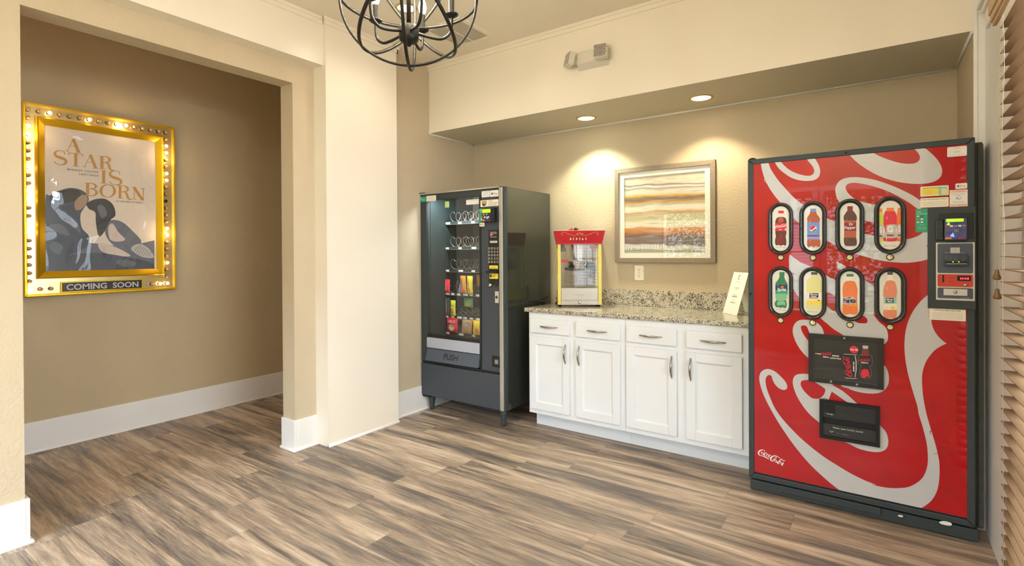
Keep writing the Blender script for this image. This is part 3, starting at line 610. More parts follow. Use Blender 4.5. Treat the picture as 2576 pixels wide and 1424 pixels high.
# ================================================================== COUNTER
CF = -.587
def bow(mb, p, q, out, m='nickel', r=.0055):               # bow handle from p to q arching along out
    P, Q, O = Vector(p), Vector(q), Vector(out); pts = []; n = 14
    for i in range(n+1):
        t = i/n; pts.append(P.lerp(Q, t)+O*(math.sin(math.pi*t)*.026+.002))
    rr = [r*(.55+.75*math.sin(math.pi*i/n)) for i in range(n+1)]
    mb.tube(pts, rr, m, n=10)
    for e in (.12, .88): mb.tube([P.lerp(Q, e), P.lerp(Q, e)+O*(math.sin(math.pi*e)*.026+.002)], r*.7, m, n=8)
    return mb
for ui, (x0, x1, ds, lb) in enumerate(((1.013, 1.793, ((1.031, 1.371, 1), (1.423, 1.762, -1)), 'white shaker base cabinet under the counter, the one next to the dark snack machine'),
                                       (1.7945, 2.585, ((1.808, 2.147, 1), (2.207, 2.536, -1)), 'white shaker base cabinet under the counter, the one next to the red drink machine'))):
    t_ = thing('base_cabinet', ((x0+x1)/2, -.3, 0), lb, 'cabinet', 'white base cabinets under the counter')
    mb = MB().box(x0, x1, CF+.02, -.003, .117, .883, 'cabinet_side')
    mb.build('carcass', t_, bevel=.001)
    MB().box(x0, x1, CF, CF+.019, .117, .883, 'cabinet_white').build('face_frame', t_, bevel=.0015)
    MB().box(x0-(.0 if ui else .0), x1, -.483, -.003, 0, .1165, 'cabinet_white').build('toe_kick', t_)
    for (a, b, hs) in ds:
        dr = MB().box(a, b, CF-.019, CF-.0005, .731, .838, 'cabinet_white').build('drawer', t_, bevel=.004)
        bow(MB(), ((a+b)/2-.077, CF-.019, .784), ((a+b)/2+.077, CF-.019, .784), (0, -1, 0)).build('handle', dr)
        z0, z1 = .155, .703; w = .056; mb = MB(); yb, yf = CF-.0005, CF-.019
        mb.box(a, a+w, yf, yb, z0, z1, 'cabinet_white').box(b-w, b, yf, yb, z0, z1, 'cabinet_white').box(a+w, b-w, yf, yb, z0, z0+w, 'cabinet_white').box(a+w, b-w, yf, yb, z1-w, z1, 'cabinet_white')
        mb.box(a+w, b-w, yf+.011, yb, z0+w, z1-w, 'cabinet_white')
        fr = [(a+w, z0+w), (b-w, z0+w), (b-w, z1-w), (a+w, z1-w)]; ins = .010           # sloped inner edge
        inn = [(a+w+ins, z0+w+ins), (b-w-ins, z0+w+ins), (b-w-ins, z1-w-ins), (a+w+ins, z1-w-ins)]
        for k in range(4):
            k2 = (k+1) % 4; mb.add([(fr[k][0], yf+.002, fr[k][1]), (fr[k2][0], yf+.002, fr[k2][1]), (inn[k2][0], yf+.0108, inn[k2][1]), (inn[k][0], yf+.0108, inn[k][1])], [(0, 1, 2, 3)], 'cabinet_white')
        d = mb.build('door', t_, bevel=.002)
        hx = b-.03 if hs > 0 else a+.03
        bow(MB(), (hx, yf, .525), (hx, yf, .668), (0, -1, 0)).build('handle', d)
ct = MB().box(.98, 2.60, -.607, 0, .884, .914, 'granite').build('countertop', bevel=.006, seg=3)
tag(ct, 'speckled beige and black granite countertop on the white cabinets', 'countertop')
bs = MB().box(1.16, 2.60, -.02, 0, .914, 1.0395, 'granite').build('backsplash', bevel=.002)
tag(bs, 'low speckled granite backsplash along the wall behind the countertop', 'backsplash')

# ================================================================== POPCORN MACHINE
pc = thing('popcorn_machine', (1.308, -.3165, .914), 'red topped tabletop popcorn machine with glass sides on the left of the granite counter', 'popcorn machine', rz=R(32))
U = .000519; lx = lambda u: (u-530)*U; lz = lambda v: (1320-v)*U
def B(mb, name, par=pc, **k): return mb.build(name, par, world=False, **k)
PD = .215
for x in (lx(240), lx(815)):
    for y in (.02, PD-.03): B(MB().lathe((x, y, 0), [(.010, 0), (.012, .0156)], 'dark_rubber', n=12), 'foot')
mb = MB().box(lx(205), lx(855), 0, PD, .0156, .0185, 'steel')
B(mb, 'base')
mb = MB().box(lx(250), lx(805), .004, .010, lz(1285), lz(1228), 'steel').box(lx(395), lx(665), .002, .006, lz(1280), lz(1238), 'steel'); mb.lathe((lx(525), .003, lz(1252)), [(.010, 0), (.012, .005), (.008, .012), (.003, .013)], 'chrome', axis='y', n=16)
mb.box(lx(250), lx(805), .01, PD-.01, .0185, .055, 'steel'); B(mb, 'crumb_drawer', bevel=.001)
mb = MB().box(lx(255), lx(800), .002, .008, lz(1220), lz(1040), 'steel')
pm = lambda a, b, o: (a, .0018-o, b)
for i in range(3): mb.stroke(cr([(lx(445), lz(1120-i*-12)), (lx(490), lz(1138-i*-12)), (lx(530), lz(1125-i*-12)), (lx(570), lz(1138-i*-12)), (lx(605), lz(1115-i*-12))], 4, False), .0012, pm, 'ink_grey', .0002)
B(mb, 'front_panel', bevel=.001)
mb = MB()
for x0 in (lx(203), lx(805)):
    x1 = x0+(.0235 if x0 < 0 else .026)
    mb.box(x0, x1, -.001, .022, .0186, lz(385), 'popcorn_yellow').box(x0, x1, PD-.02, PD, .0186, lz(385), 'popcorn_yellow')
    xe = x0 if x0 < 0 else x1-.004
    mb.box(xe, xe+.004, .022, PD-.02, .0186, .12, 'popcorn_yellow').box(xe, xe+.004, .022, PD-.02, .46, lz(385), 'popcorn_yellow')
B(mb, 'frame', bevel=.001)
for (x0, x1, y0, y1) in ((lx(250), lx(805), .009, .012), (lx(206), lx(210), .022, PD-.02), (lx(849), lx(853), .022, PD-.02), (lx(230), lx(830), PD-.006, PD-.003)):
    B(MB().box(x0, x1, y0, y1, .12, lz(388), 'glass'), 'glass_panel')
mb = MB(); zb, zt = lz(385), lz(183)
b0 = [(lx(193), -.008), (lx(860), -.008), (lx(860), PD+.004), (lx(193), PD+.004)]; t0 = [(lx(150), -.032), (lx(905), -.032), (lx(905), PD+.022), (lx(150), PD+.008)]
vs = [(x, y, zb) for x, y in b0]+[(x, y, zt) for x, y in t0]
mb.add(vs, [(0, 3, 2, 1), (4, 5, 6, 7), (0, 1, 5, 4), (1, 2, 6, 5), (2, 3, 7, 6), (3, 0, 4, 7)], 'popcorn_red')
mb.box(lx(193)-.001, lx(860)+.001, -.0095, -.006, zb, zb+.012, 'popcorn_red')
cp = B(mb, 'canopy', bevel=.002)
pq = lambda a, b, o: (a, -.008-(b-zb)/(zt-zb)*.024-.0012-o, b)
mb = MB()
for sgn in (-1, 1):
    f = lambda pts: [(lx(530+sgn*(p[0]-530)), lz(p[1])) for p in pts]
    mb.stroke(cr(f([(560, 232), (600, 258), (650, 250), (700, 228), (740, 212), (785, 210), (805, 232), (790, 248), (775, 238)]), 5, False), .0032, pq, 'ink_khaki', 0)
    mb.stroke(cr(f([(530, 205), (545, 225), (575, 222), (560, 245), (535, 240)]), 4, False), .004, pq, 'ink_khaki', 0)
    mb.stroke(cr(f([(640, 250), (680, 240), (715, 235)]), 4, False), .002, pq, 'ink_khaki', 0)
lab(B(mb, 'scroll_ornament', cp), 'gold scroll ornament')
for i, u in enumerate((437, 530, 620)):
    mb = MB(); z = lz(305); y = pq(0, z, 0)[1]
    mb.box(lx(u-23), lx(u+23), y-.004, y+.002, z-.0155, z+.0155, 'dark_rubber').box(lx(u-15), lx(u+15), y-.007, y-.003, z-.012, z+.012, 'switch_red')
    B(mb, 'switch', cp, bevel=.001)
mb = MB()
for i, u in enumerate((396, 486, 575)):
    z = lz(305)
    if i == 0: mb.poly([(lx(u-12), z-.008), (lx(u+12), z-.008), (lx(u+6), z+.002), (lx(u+8), z+.009), (lx(u-8), z+.009), (lx(u-6), z+.002)], pq, 'ink_white', .0)
    elif i == 1:
        for a in (0, 60, 120): mb.stroke([(lx(u)+.007*math.cos(R(a)), z+.009*math.sin(R(a))), (lx(u)-.007*math.cos(R(a)), z-.009*math.sin(R(a)))], .0025, pq, 'ink_white', 0)
    else: mb.poly([(lx(u-14), z-.008), (lx(u+14), z-.008), (lx(u), z+.009)], pq, 'ink_white', 0)
B(mb, 'switch_icons', cp)
B(MB().box(lx(160), lx(895), -.026, PD+.016, zt, zt+.002, 'ink_white').poly([(lx(340), zt), (lx(450), zt), (lx(450), zt+.017), (lx(420), zt+.024), (lx(380), zt+.012)], lambda a, b, o: (a, .06-o, b), 'popcorn_red', 0, .05).lathe((lx(485), .07, zt+.002), [(.012, 0), (.016, .012), (.010, .024)], 'dark_rubber', n=14).box(lx(505), lx(530), .05, .09, zt, zt+.02, 'popcorn_red'), 'top_lid', cp)
# inside: hanging kettle
mb = MB().box(lx(525), lx(585), .10, .115, lz(690), zb, 'steel').box(lx(455), lx(525), .135, .14, lz(600), zb, 'steel').box(lx(514), lx(522), .098, .104, lz(620), zb, 'chrome')
mb.tube([(lx(435), .12, zb), (lx(470), .12, lz(620))], .008, 'steel', n=8); B(mb, 'hanger')
kt = B(MB().lathe((lx(505), .13, lz(790)), [(.052, 0), (.068, .004), (.070, .07), (.072, .074), (.068, .076), (.02, .082), (.0, .083)], 'kettle', n=32), 'kettle')
B(MB().tube([(lx(355), .055, lz(637)), (lx(525), .06, lz(640))], .003, 'chrome').lathe((lx(525), .055, lz(660)), [(.012, 0), (.012, .01)], 'chrome', axis='y', n=14), 'handle_rod', kt)
lab(B(MB().box(lx(262), lx(360), .047, .062, lz(655), lz(615), 'ink_crimson'), 'grip', kt, bevel=.003), 'red handle grip')
B(MB().box(lx(655), lx(755), .09, .16, lz(758), lz(650), 'black_plastic').tube(cr and [(lx(610), .05, lz(655)), (lx(640), .05, lz(660)), (lx(615), .05, lz(700)), (lx(570), .05, lz(765))], .0035, 'chrome'), 'heater_box', kt)
B(MB().box(lx(320), lx(470), .05, .16, lz(775), lz(740), 'black_plastic'), 'tray', kt, bevel=.006)
B(MB().poly([(lx(708), lz(395)), (lx(800), lz(395)), (lx(800), lz(492)), (lx(770), lz(492))][::-1], lambda a, b, o: (a, .13-o, b), 'orange_box', 0, .06), 'orange_guard')
cb = [(745, 480), (740, 560), (750, 640), (775, 720), (780, 800), (765, 870), (735, 900), (712, 870), (712, 800), (722, 740)]
B(MB().tube([(lx(a), .12, lz(b)) for a, b in cr(cb, 5, False)], .0045, 'ink_gum', n=8), 'power_lead')
B(MB().lathe((lx(290), .12, lz(495)), [(.0, 0), (.024, .006), (.025, .018), (.014, .04), (.010, .058)], 'ink_grey', n=18), 'lamp')
mb = MB(); pg = lambda a, b, o: (a, .0085-o, b)
for q0, q1 in ((843, 846), (958, 961)): mb.poly(rect(lx(298), lx(480), lz(q1), lz(q0)), pg, 'ink_gum', 0)
for q0, q1 in ((298, 301), (477, 480)): mb.poly(rect(lx(q0), lx(q1), lz(960), lz(844)), pg, 'ink_gum', 0)
mb.text('WARNING', pg, 'ink_gum', lx(390), lz(872), .008, 0, 'c', w=.07); mb.text('hot surface', pg, 'ink_gum', lx(385), lz(805), .007, 0, 'c', w=.06)
for i in range(5): mb.text('keep hands clear of hot kettle', pg, 'ink_gum', lx(390), lz(892+i*14), .003, 0, 'c', w=.08)
B(mb, 'label')
for z in (lz(520), lz(880)): B(MB().box(lx(195), lx(206), .012, .03, z-.025, z+.025, 'popcorn_yellow'), 'hinge')
cordo = MB().tube(cr and [(1.03, -.20, .918), (1.01, -.18, .919), (.995, -.14, .918), (.97, -.08, .93), (.93, -.03, .95)], .004, 'dark_rubber', n=8).build('power_cord')
tag(cordo, 'black power cord lying behind the popcorn machine', 'cord')

# ================================================================== PAINTING, OUTLET, SIGN
pt = thing('framed_picture', (1.8625, 0, 1.254), 'square abstract landscape picture in a grey wood frame over the counter', 'picture')
px0, px1, pz0, pz1, fw = 1.476, 2.249, 1.254, 1.998, .036
def frame(mb, x0, x1, z0, z1, w, y0, y1, m, put=None):
    O = [(x0, z0), (x1, z0), (x1, z1), (x0, z1)]; I = [(x0+w, z0+w), (x1-w, z0+w), (x1-w, z1-w), (x0+w, z1-w)]
    for k in range(4):
        j = (k+1) % 4; q = [O[k], O[j], I[j], I[k]]; vs = [(a, y0, b) for a, b in q]+[(a, y1, b) for a, b in q]
        if put: vs = [put(a, b, c) for a, c, b in vs]
        mb.add(vs, [(0, 1, 2, 3), (4, 7, 6, 5), (0, 4, 5, 1), (2, 6, 7, 3), (1, 5, 6, 2), (0, 3, 7, 4)], m)
    return mb
frame(MB(), px0, px1, pz0, pz1, fw, -.035, -.001, 'grey_wood').build('frame', pt, bevel=.002)
frame(MB(), px0+fw-.004, px1-fw+.004, pz0+fw-.004, pz1-fw+.004, .043, -.021, -.012, 'mat_board').build('mat_board', pt)
a = px0+fw+.036; b = px1-fw-.036; c = pz0+fw+.036; d = pz1-fw-.036
art = MB().box(a, b, -.012, -.008, c, d, 'painting').build('artwork', pt, loc=(0, 0, 0))
art.location = ((a+b)/2-1.8625, 0, 0)
for v in art.data.vertices: v.co.x -= (a+b)/2-1.8625
mb = MB(); pp = lambda q, w, o: (q, -.0122-o, w)
rg = random.Random(3); x = a+.012
while x < a+.33:
    w = rg.uniform(.006, .022); z0_ = c+.022+(x-a)*.05; mb.poly([(x, z0_), (x+w*.7, z0_+.002), (x+w*.8, z0_+.036), (x+.002, z0_+.034)], pp, 'ink_white', 0); x += w+rg.uniform(.004, .014)
mb.build('paint_dabs', pt)
MB().box(px0+fw-.004, px1-fw+.004, -.0235, -.0215, pz0+fw-.004, pz1-fw+.004, 'glass').build('picture_glass', pt)
ot = thing('wall_outlet', (1.667, 0, 1.173), 'white double socket outlet on the wall below the picture', 'outlet')
MB().poly(rect(1.630, 1.704, 1.116, 1.230, .006), lambda a, b, o: (a, -o, b), 'outlet_white', .006, .006).build('cover_plate', ot, bevel=.0015)
po = lambda a, b, o: (a, -.006-o, b)
for zc in (1.197, 1.149):
    mb = MB().poly(cr([(1.650, zc-.012), (1.650, zc+.012), (1.660, zc+.017), (1.674, zc+.017), (1.684, zc+.012), (1.684, zc-.012), (1.674, zc-.017), (1.660, zc-.017)], 3), po, 'outlet_white', .0018, .0018)
    mb.poly(rect(1.6585, 1.6610, zc-.001, zc+.008), po, 'slot_dark', .002).poly(rect(1.6725, 1.6750, zc-.001, zc+.007), po, 'slot_dark', .002).poly(ell(1.667, zc-.008, .0026, .0026, 10), po, 'slot_dark', .002)
    mb.build('socket', ot)
MB().lathe((1.667, -.006, 1.173), [(.003, 0), (.003, .001), (.0, .0012)], 'nickel', axis='y', n=10).build('screw', ot)
# folded sign card on the counter
A = Vector((2.328, -.167, .914)); Bq = Vector((2.443, -.285, .914)); ex = (Bq-A).normalized(); Wd = (Bq-A).length
nb = Vector((-ex.y, ex.x, 0));  nb = nb if nb.y > 0 else -nb
lean = (Vector((0, 0, 1))*math.cos(R(17))+nb*math.sin(R(17))).normalized(); Hc = .292; nf = ex.cross(lean).normalized()
if nf.y > 0: nf = -nf
cs = thing('sign_card', tuple(A.lerp(Bq, .5)), 'white folded sign card leaning on the counter beside the red drink machine', 'sign')
pz = lambda a, b, o: tuple(A+ex*a+lean*b+nf*(o+.001)+Vector((0, 0, .001)))
mb = MB().poly(rect(0, Wd, 0, Hc), pz, 'sign_white', .0, .002); card = mb.build('card', cs)
foot = A+nb*.14; mb = MB(); p_ = [A+lean*Hc, Bq+lean*Hc, Bq+nb*.165, A+nb*.165]
mb.add([p+Vector((0, 0, .0015)) for p in p_]+[p+Vector((0, 0, .0015))+nb*.0015 for p in p_], [(0, 1, 2, 3), (7, 6, 5, 4), (0, 4, 5, 1), (1, 5, 6, 2), (3, 2, 6, 7), (0, 3, 7, 4)], 'sign_white'); mb.build('back_leg', cs)
mb = MB(); c0 = Wd/2
mb.stroke(ell(c0, Hc-.035, .011, .016, 14, 0, 50, 310, False), [.002, .003, .004, .005, .006, .006, .006, .006, .006, .005, .005, .004, .003, .002, .001], pz, 'ink_amber', .0006)
for (t, z, h, w, ink) in (('Centennial', .222, .007, .045, 'ink_grey'), ('CLUBHOUSE', .180, .007, .052, 'ink_grey'), ('WIFI', .168, .005, .018, 'ink_grey'), ('network', .134, .005, .034, 'ink_grey'), ('THORNTON', .118, .010, .060, 'ink_gum'), ('password', .096, .005, .034, 'ink_grey'), ('clubhouse', .078, .009, .058, 'ink_gum')):
    mb.text(t, pz, ink, c0, z, h, .0006, 'c', w=w)
mb.stroke(ell(c0, .045, .008, .008, 12, closed=True)+[(c0+.008, .045)], .0006, pz, 'ink_ltgrey', .0006); mb.build('printing', card)

# ================================================================== LAMPS, VENT
for i, (u, v, col, ink, en, lb) in enumerate(((1474.5, 297.5, (.93, 1, .80), 'lamp_disc_cool', 9.5, 'round recessed downlight with cool white glow, above the snack machine end'), (1763.5, 246.5, (1, .87, .62), 'lamp_disc_warm', 6.5, 'round recessed downlight with warm glow, above the picture'))):
    p = on(u, v, 2, SZ); t_ = thing('recessed_downlight', (p.x, p.y, SZ), lb, 'ceiling light', 'downlights in the soffit')
    mb = MB(); n = 40; vs = []; 
    for (r, h) in ((.082, 0), (.080, -.004), (.066, -.005), (.062, .0)): vs += [(p.x+r*math.cos(2*math.pi*k/n), p.y+r*math.sin(2*math.pi*k/n), SZ+h) for k in range(n)]
    mb.add(vs, [(r_*n+k, r_*n+(k+1) % n, (r_+1)*n+(k+1) % n, (r_+1)*n+k) for r_ in range(3) for k in range(n)], 'brass_trim', True); mb.build('trim_ring', t_)
    MB().poly(ell(p.x, -p.y, .0625, .0625, 32), lambda a, b, o: (a, -b, SZ-.0012-o), ink, 0).build('lens', t_)
    l = lamp('downlight_beam', 'SPOT', (p.x, p.y, SZ-.012), en*6.5, col, spot_size=R(112), spot_blend=.5, shadow_soft_size=.035); l.parent = t_; l.location = (0, 0, -.012)
pL = on(1022, 20, 2, H)
t_ = thing('recessed_downlight', (pL.x, pL.y, H), 'round recessed ceiling downlight seen through the orb chandelier', 'ceiling light')
mb = MB(); vs = []
for (r, h) in ((.075, 0), (.073, -.005), (.060, -.006), (.057, .0)): vs += [(pL.x+r*math.cos(2*math.pi*k/40), pL.y+r*math.sin(2*math.pi*k/40), H+h) for k in range(40)]
mb.add(vs, [(r_*40+k, r_*40+(k+1) % 40, (r_+1)*40+(k+1) % 40, (r_+1)*40+k) for r_ in range(3) for k in range(40)], 'brass_trim', True); mb.build('trim_ring', t_)
MB().poly(ell(pL.x, -pL.y, .0575, .0575, 32), lambda a, b, o: (a, -b, H-.0012-o), 'lamp_disc_warm', 0).build('lens', t_)
l = lamp('downlight_beam', 'SPOT', (0, 0, -.012), 15, (1, .90, .72), spot_size=R(150), spot_blend=.6, shadow_soft_size=.05); l.parent = t_
vt = thing('ceiling_vent', (.68, -.98, H), 'white louvred air return grille in the ceiling behind the chandelier', 'vent')
vx0, vx1, vy0, vy1 = .48, .85, -1.18, -.785
frame(MB(), vx0, vx1, vy0, vy1, .035, 0, .008, 'ceiling_paint', put=lambda a, b, c: (a, b, H-c)).build('frame', vt, bevel=.001)
mb = MB(); y = vy0+.04
while y < vy1-.035: mb.add([(vx0+.035, y, H-.002), (vx1-.035, y, H-.002), (vx1-.035, y+.0112, H-.006), (vx0+.035, y+.0112, H-.006)], [(0, 1, 2, 3), (3, 2, 1, 0)], 'ceiling_paint'); y += .0135
mb.box(.66, .668, vy0+.03, vy1-.03, H-.009, H-.001, 'ceiling_paint').box(vx0+.03, vx1-.03, vy0+.03, vy1-.03, H-.0012, H-.0006, 'em_white'); mb.build('louvres', vt)
# emergency light
el = thing('emergency_light', (1.56, SY, 2.68), 'white twin head emergency light on the soffit face', 'emergency light')
ea = on(1462, 150, 1, SY-.05); eb = on(1533, 140, 1, SY-.05)
mb = MB(); zt_ = 2.735; zb_ = 2.625; ex0, ex1 = 1.462, 1.70
vs = [(ex0, SY, zb_-.005), (ex1, SY, zb_-.005), (ex1, SY, zt_), (ex0, SY, zt_), (ex0+.01, SY-.055, zb_+.03), (ex1-.03, SY-.055, zb_+.03), (ex1-.03, SY-.055, zt_-.004), (ex0+.01, SY-.055, zt_-.004)]
mb.add(vs, [(0, 1, 5, 4), (1, 2, 6, 5), (2, 3, 7, 6), (3, 0, 4, 7), (4, 5, 6, 7)], 'em_white'); bd = mb.build('housing', el, bevel=.008, seg=3)
lab(MB().lathe((1.565, SY-.0555, 2.672), [(.004, 0), (.004, .003), (.0, .004)], 'led_red', axis='y', n=12).build('indicator', bd), 'red indicator light')
for (cx, cz, ax, ay) in ((1.437, 2.685, R(-12), R(-38)), (1.672, 2.690, R(-4), R(8))):
    M = Matrix.Translation((cx, SY-.075, cz)) @ Matrix.Rotation(ay, 4, 'Z') @ Matrix.Rotation(ax, 4, 'X'); w = .047
    f = lambda a, b, o: tuple(M @ Vector((a, -o, b)))
    mb = MB().poly(rect(-w, w, -w, w, .014, 5), f, 'em_white', .028, .04); mb.add([f(-.016, -.016, -.06), f(.016, -.016, -.06), f(.016, .016, -.06), f(-.016, .016, -.06), f(-.016, -.016, 0), f(.016, -.016, 0), f(.016, .016, 0), f(-.016, .016, 0)], [(0, 1, 5, 4), (1, 2, 6, 5), (2, 3, 7, 6), (3, 0, 4, 7)], 'em_white')
    hd = mb.build('lamp_head', el, bevel=.003); mb = MB()
    for i in range(4):
        for j in range(5):
            c_ = (-.033+.022*i+(.005 if j % 2 else -.004), -.034+.017*j)
            vs = [f(*c_, .031)]+[f(c_[0]+.0085*math.cos(2*math.pi*k/8), c_[1]+.0085*math.sin(2*math.pi*k/8), .0285) for k in range(8)]
            mb.add(vs, [(0, k+1, (k+1) % 8+1) for k in range(8)], 'em_lens', True)
    mb.poly(rect(-w+.005, w-.005, -w+.005, w-.005, .01, 4), f, 'em_lens', .0284); mb.build('lens', hd)

# ================================================================== CHANDELIER
CC = Vector((1.7901, -2.5653, 2.2701)); RR = .25
ch = thing('orb_chandelier', tuple(CC+Vector((0, 0, H-CC.z))), 'black metal orb chandelier with curved arms and glowing candle bulbs', 'chandelier')
dv = (CC-CAM).normalized(); rv = dv.cross(Vector((0, 0, 1))).normalized(); uv = rv.cross(dv)
def ring(n, r, w=.006):
    n = n.normalized(); a = n.orthogonal().normalized(); b = n.cross(a); N = 72
    # flat band section: wider along the ring normal
    mb = MB(); vs = []
    for k in range(N):
        t = 2*math.pi*k/N; d = a*math.cos(t)+b*math.sin(t)
        for (dr, dn) in ((-.0035, -w), (.0035, -w), (.0045, 0), (.0035, w), (-.0035, w), (-.0045, 0)): vs.append(CC+d*(r+dr)+n*dn)
    mb.add(vs, [(k*6+j, k*6+(j+1) % 6, ((k+1) % N)*6+(j+1) % 6, ((k+1) % N)*6+j) for k in range(N) for j in range(6)], 'black_metal', True)
    return mb
hd_ = Vector((dv.x, dv.y, 0)).normalized()
rots = [Vector((0, 0, 1)), hd_*.985+rv*.10, rv*.985-hd_*.10, dv*.40-(rv*.78+uv*.63)*.917*-1*-1, dv*.29+(rv*.77+uv*.64)*.957]
rots[3] = dv*.40-(rv*.78-uv*.63)*.917
for i, n in enumerate(rots): ring(n, RR-(i % 2)*.003, .0055).build('orb_ring', ch)
mb = MB().tube([(CC.x, CC.y, H-.03), (CC.x, CC.y, CC.z-.13)], .008, 'black_metal', n=12)
mb.build('stem', ch)
MB().lathe((CC.x, CC.y, H-.035), [(.02, 0), (.05, .012), (.06, .034)], 'black_metal', n=28).build('ceiling_canopy', ch)
MB().lathe((CC.x, CC.y, CC.z-.155), [(.006, -.022), (.010, -.012), (.024, -.008), (.034, .0), (.036, .012), (.036, .045), (.032, .052), (.010, .056)], 'black_metal', n=24).build('hub', ch)
fr_ = Vector((-hd_.x, -hd_.y, 0)); ac = .155
for a in (-2, 70, 142, 214, 286):
    # angle measured on screen: 0 = right, 90 = far
    d = rv*math.cos(R(a))+hd_*math.sin(R(a)); hz = CC.z-.128
    pts = []
    for (r, z) in cr([(.03, 0), (.08, -.012), (.12, -.014), (.148, .006), (.156, .04), (.156, .075)], 5, False): pts.append(Vector((CC.x, CC.y, hz+z))+d*r*1.0)
    MB().tube(pts, .0055, 'black_metal', n=10).build('arm', ch)
    cx = CC+d*.156; cx.z = hz+.075
    cand = MB().lathe(tuple(cx), [(.004, -.012), (.012, -.008), (.024, .0), (.0255, .004), (.010, .004), (.010, .062), (.0075, .063)], 'black_metal', n=20).build('candle_holder', ch)
    MB().lathe((cx.x, cx.y, cx.z+.062), [(.007, 0), (.013, .012), (.016, .028), (.013, .045), (.007, .06), (.001, .07)], 'candle_bulb', n=16).build('candle_bulb', cand)
    l = lamp('chandelier_light', 'POINT', (cx.x, cx.y, cx.z+.10), 7.2, (1, .91, .76), shadow_soft_size=.014)
    l.parent = ch; l.location = Vector((cx.x, cx.y, cx.z+.145))-OFF[ch.name]

# ================================================================== LIT POSTER CASE
PX = -1.43; ps = thing('poster_display_case', (XH, -2.4975, 1.06), 'gold lightbulb framed movie poster display hanging in the side hall', 'poster display')
py0, py1, pz0, pz1 = -2.955, -2.045, 1.06, 2.358
fx = lambda x: (lambda a, b, o: (x+o, a, b)); fput = lambda a, b, c: (c, a, b)
mb = MB().box(XH+.001, PX-.006, py0, py1, pz0, pz1, 'gold_bright'); mb.build('back_box', ps, bevel=.002)
mb = MB(); frame(mb, py0, py1, pz0, pz1, .016, PX-.006, PX+.010, 'gold', put=fput); frame(mb, py0-.006, py1+.006, pz0-.006, pz1+.006, .012, XH+.001, XH+.02, 'gold', put=fput); mb.build('outer_rim', ps, bevel=.003)
iy0, iy1, iz0, iz1 = -2.894, -2.130, 1.178, 2.272; IW = .050
mb = MB()
O = [(iy0, iz0), (iy1, iz0), (iy1, iz1), (iy0, iz1)]; ins = lambda d: [(iy0+d, iz0+d), (iy1-d, iz0+d), (iy1-d, iz1-d), (iy0+d, iz1-d)]
prof = [(0, PX-.006), (.001, PX+.018), (.008, PX+.024), (.016, PX+.020), (IW-.006, PX+.002), (IW, PX-.002), (IW, PX-.008)]
for (d0, h0), (d1, h1) in zip(prof, prof[1:]):
    a_, b_ = ins(d0), ins(d1)
    for k in range(4):
        j = (k+1) % 4; mb.add([(h0, *a_[k]), (h0, *a_[j]), (h1, *b_[j]), (h1, *b_[k])], [(0, 1, 2, 3)], 'gold')
mb.build('inner_frame', ps)
PP = PX-.0055
oy0, oy1, oz0, oz1 = iy0+IW, iy1-IW, iz0+IW, iz1-IW
T = lambda ox, oy, s, X: (lambda pts: [(lambda q: (q.y, q.z))(on(ox+a/s, oy+b/s, 0, X)) for a, b in pts])
tp = T(90, 300, 6.472, PP); ta = T(90, 450, 5.697, PP); K = .00041
poster = MB().box(PP-.001, PP, oy0-.004, oy1+.004, oz0-.004, oz1+.004, 'ink_skyp').build('poster_sheet', ps)
fp = fx(PP)
mb = MB()
def clip(pts): return [(min(max(a, oy0), oy1), min(max(b, oz0), oz1)) for a, b in pts]
# plain generic picture: dark rolling ground with two rounded mounds, in the poster's colours
def blob(pts, ink, off, n=5): mb.poly(clip(cr(ta(pts), n)), fp, 'ink_'+ink, off)
blob([(140, 880), (300, 930), (620, 905), (900, 930), (1300, 960), (1700, 880), (1700, 880), (1700, 1320), (1700, 1320), (135, 1325), (135, 1325)], 'slate2', .0004)
blob([(138, 300), (200, 240), (330, 170), (500, 130), (650, 160), (740, 230), (755, 320), (690, 420), (640, 520), (660, 700), (760, 820), (740, 960), (560, 1060), (135, 1200), (135, 1200)], 'slate', .0008)
blob([(240, 250), (420, 160), (600, 160), (640, 260), (520, 330), (330, 340)], 'hair', .0012)
blob([(560, 330), (660, 230), (740, 260), (720, 360), (640, 440), (570, 440)], 'skin', .0013)
blob([(730, 350), (860, 290), (1000, 290), (1110, 380), (1140, 520), (1060, 600), (980, 760), (900, 820), (860, 620), (850, 480), (760, 430)], 'hair', .0014)
blob([(990, 640), (1090, 590), (1240, 620), (1400, 760), (1510, 890), (1450, 960), (1250, 1010), (1090, 930), (1000, 800)], 'slate2', .0012)
blob([(1040, 700), (1100, 640), (1180, 760), (1280, 870), (1160, 900), (1060, 860)], 'tankw', .0016)
blob([(900, 920), (1100, 960), (1350, 1090), (1250, 1110), (960, 1050)], 'tankw', .0016)
blob([(1360, 1000), (1480, 930), (1620, 1000), (1690, 1130), (1500, 1110)], 'ltgrey', .0014)
for i in range(7): mb.stroke(clip(cr(ta([(1380+i*38, 1090+i*4), (1440+i*35, 1000+i*8), (1500+i*25, 950+i*18)]), 4, False)), .0025, fp, 'ink_slate', .0018)
blob([(135, 1180), (500, 1090), (900, 1060), (1300, 1120), (1600, 1180), (1690, 1240), (1690, 1310), (1690, 1310), (135, 1320), (135, 1320)], 'slate', .0019)
for pts in ([(180, 700), (300, 640), (420, 700), (470, 820)], [(200, 1000), (260, 900), (380, 960), (330, 1080)], [(1150, 1180), (1300, 1160), (1450, 1220), (1250, 1260)], [(500, 560), (600, 640), (640, 780), (560, 700)], [(880, 400), (960, 380), (1020, 500), (940, 560)]):
    blob(pts, 'slate2', .0022)
mb.build('picture_print', poster)
mb = MB(); g_ = 'ink_goldink'
LO = [.0026]
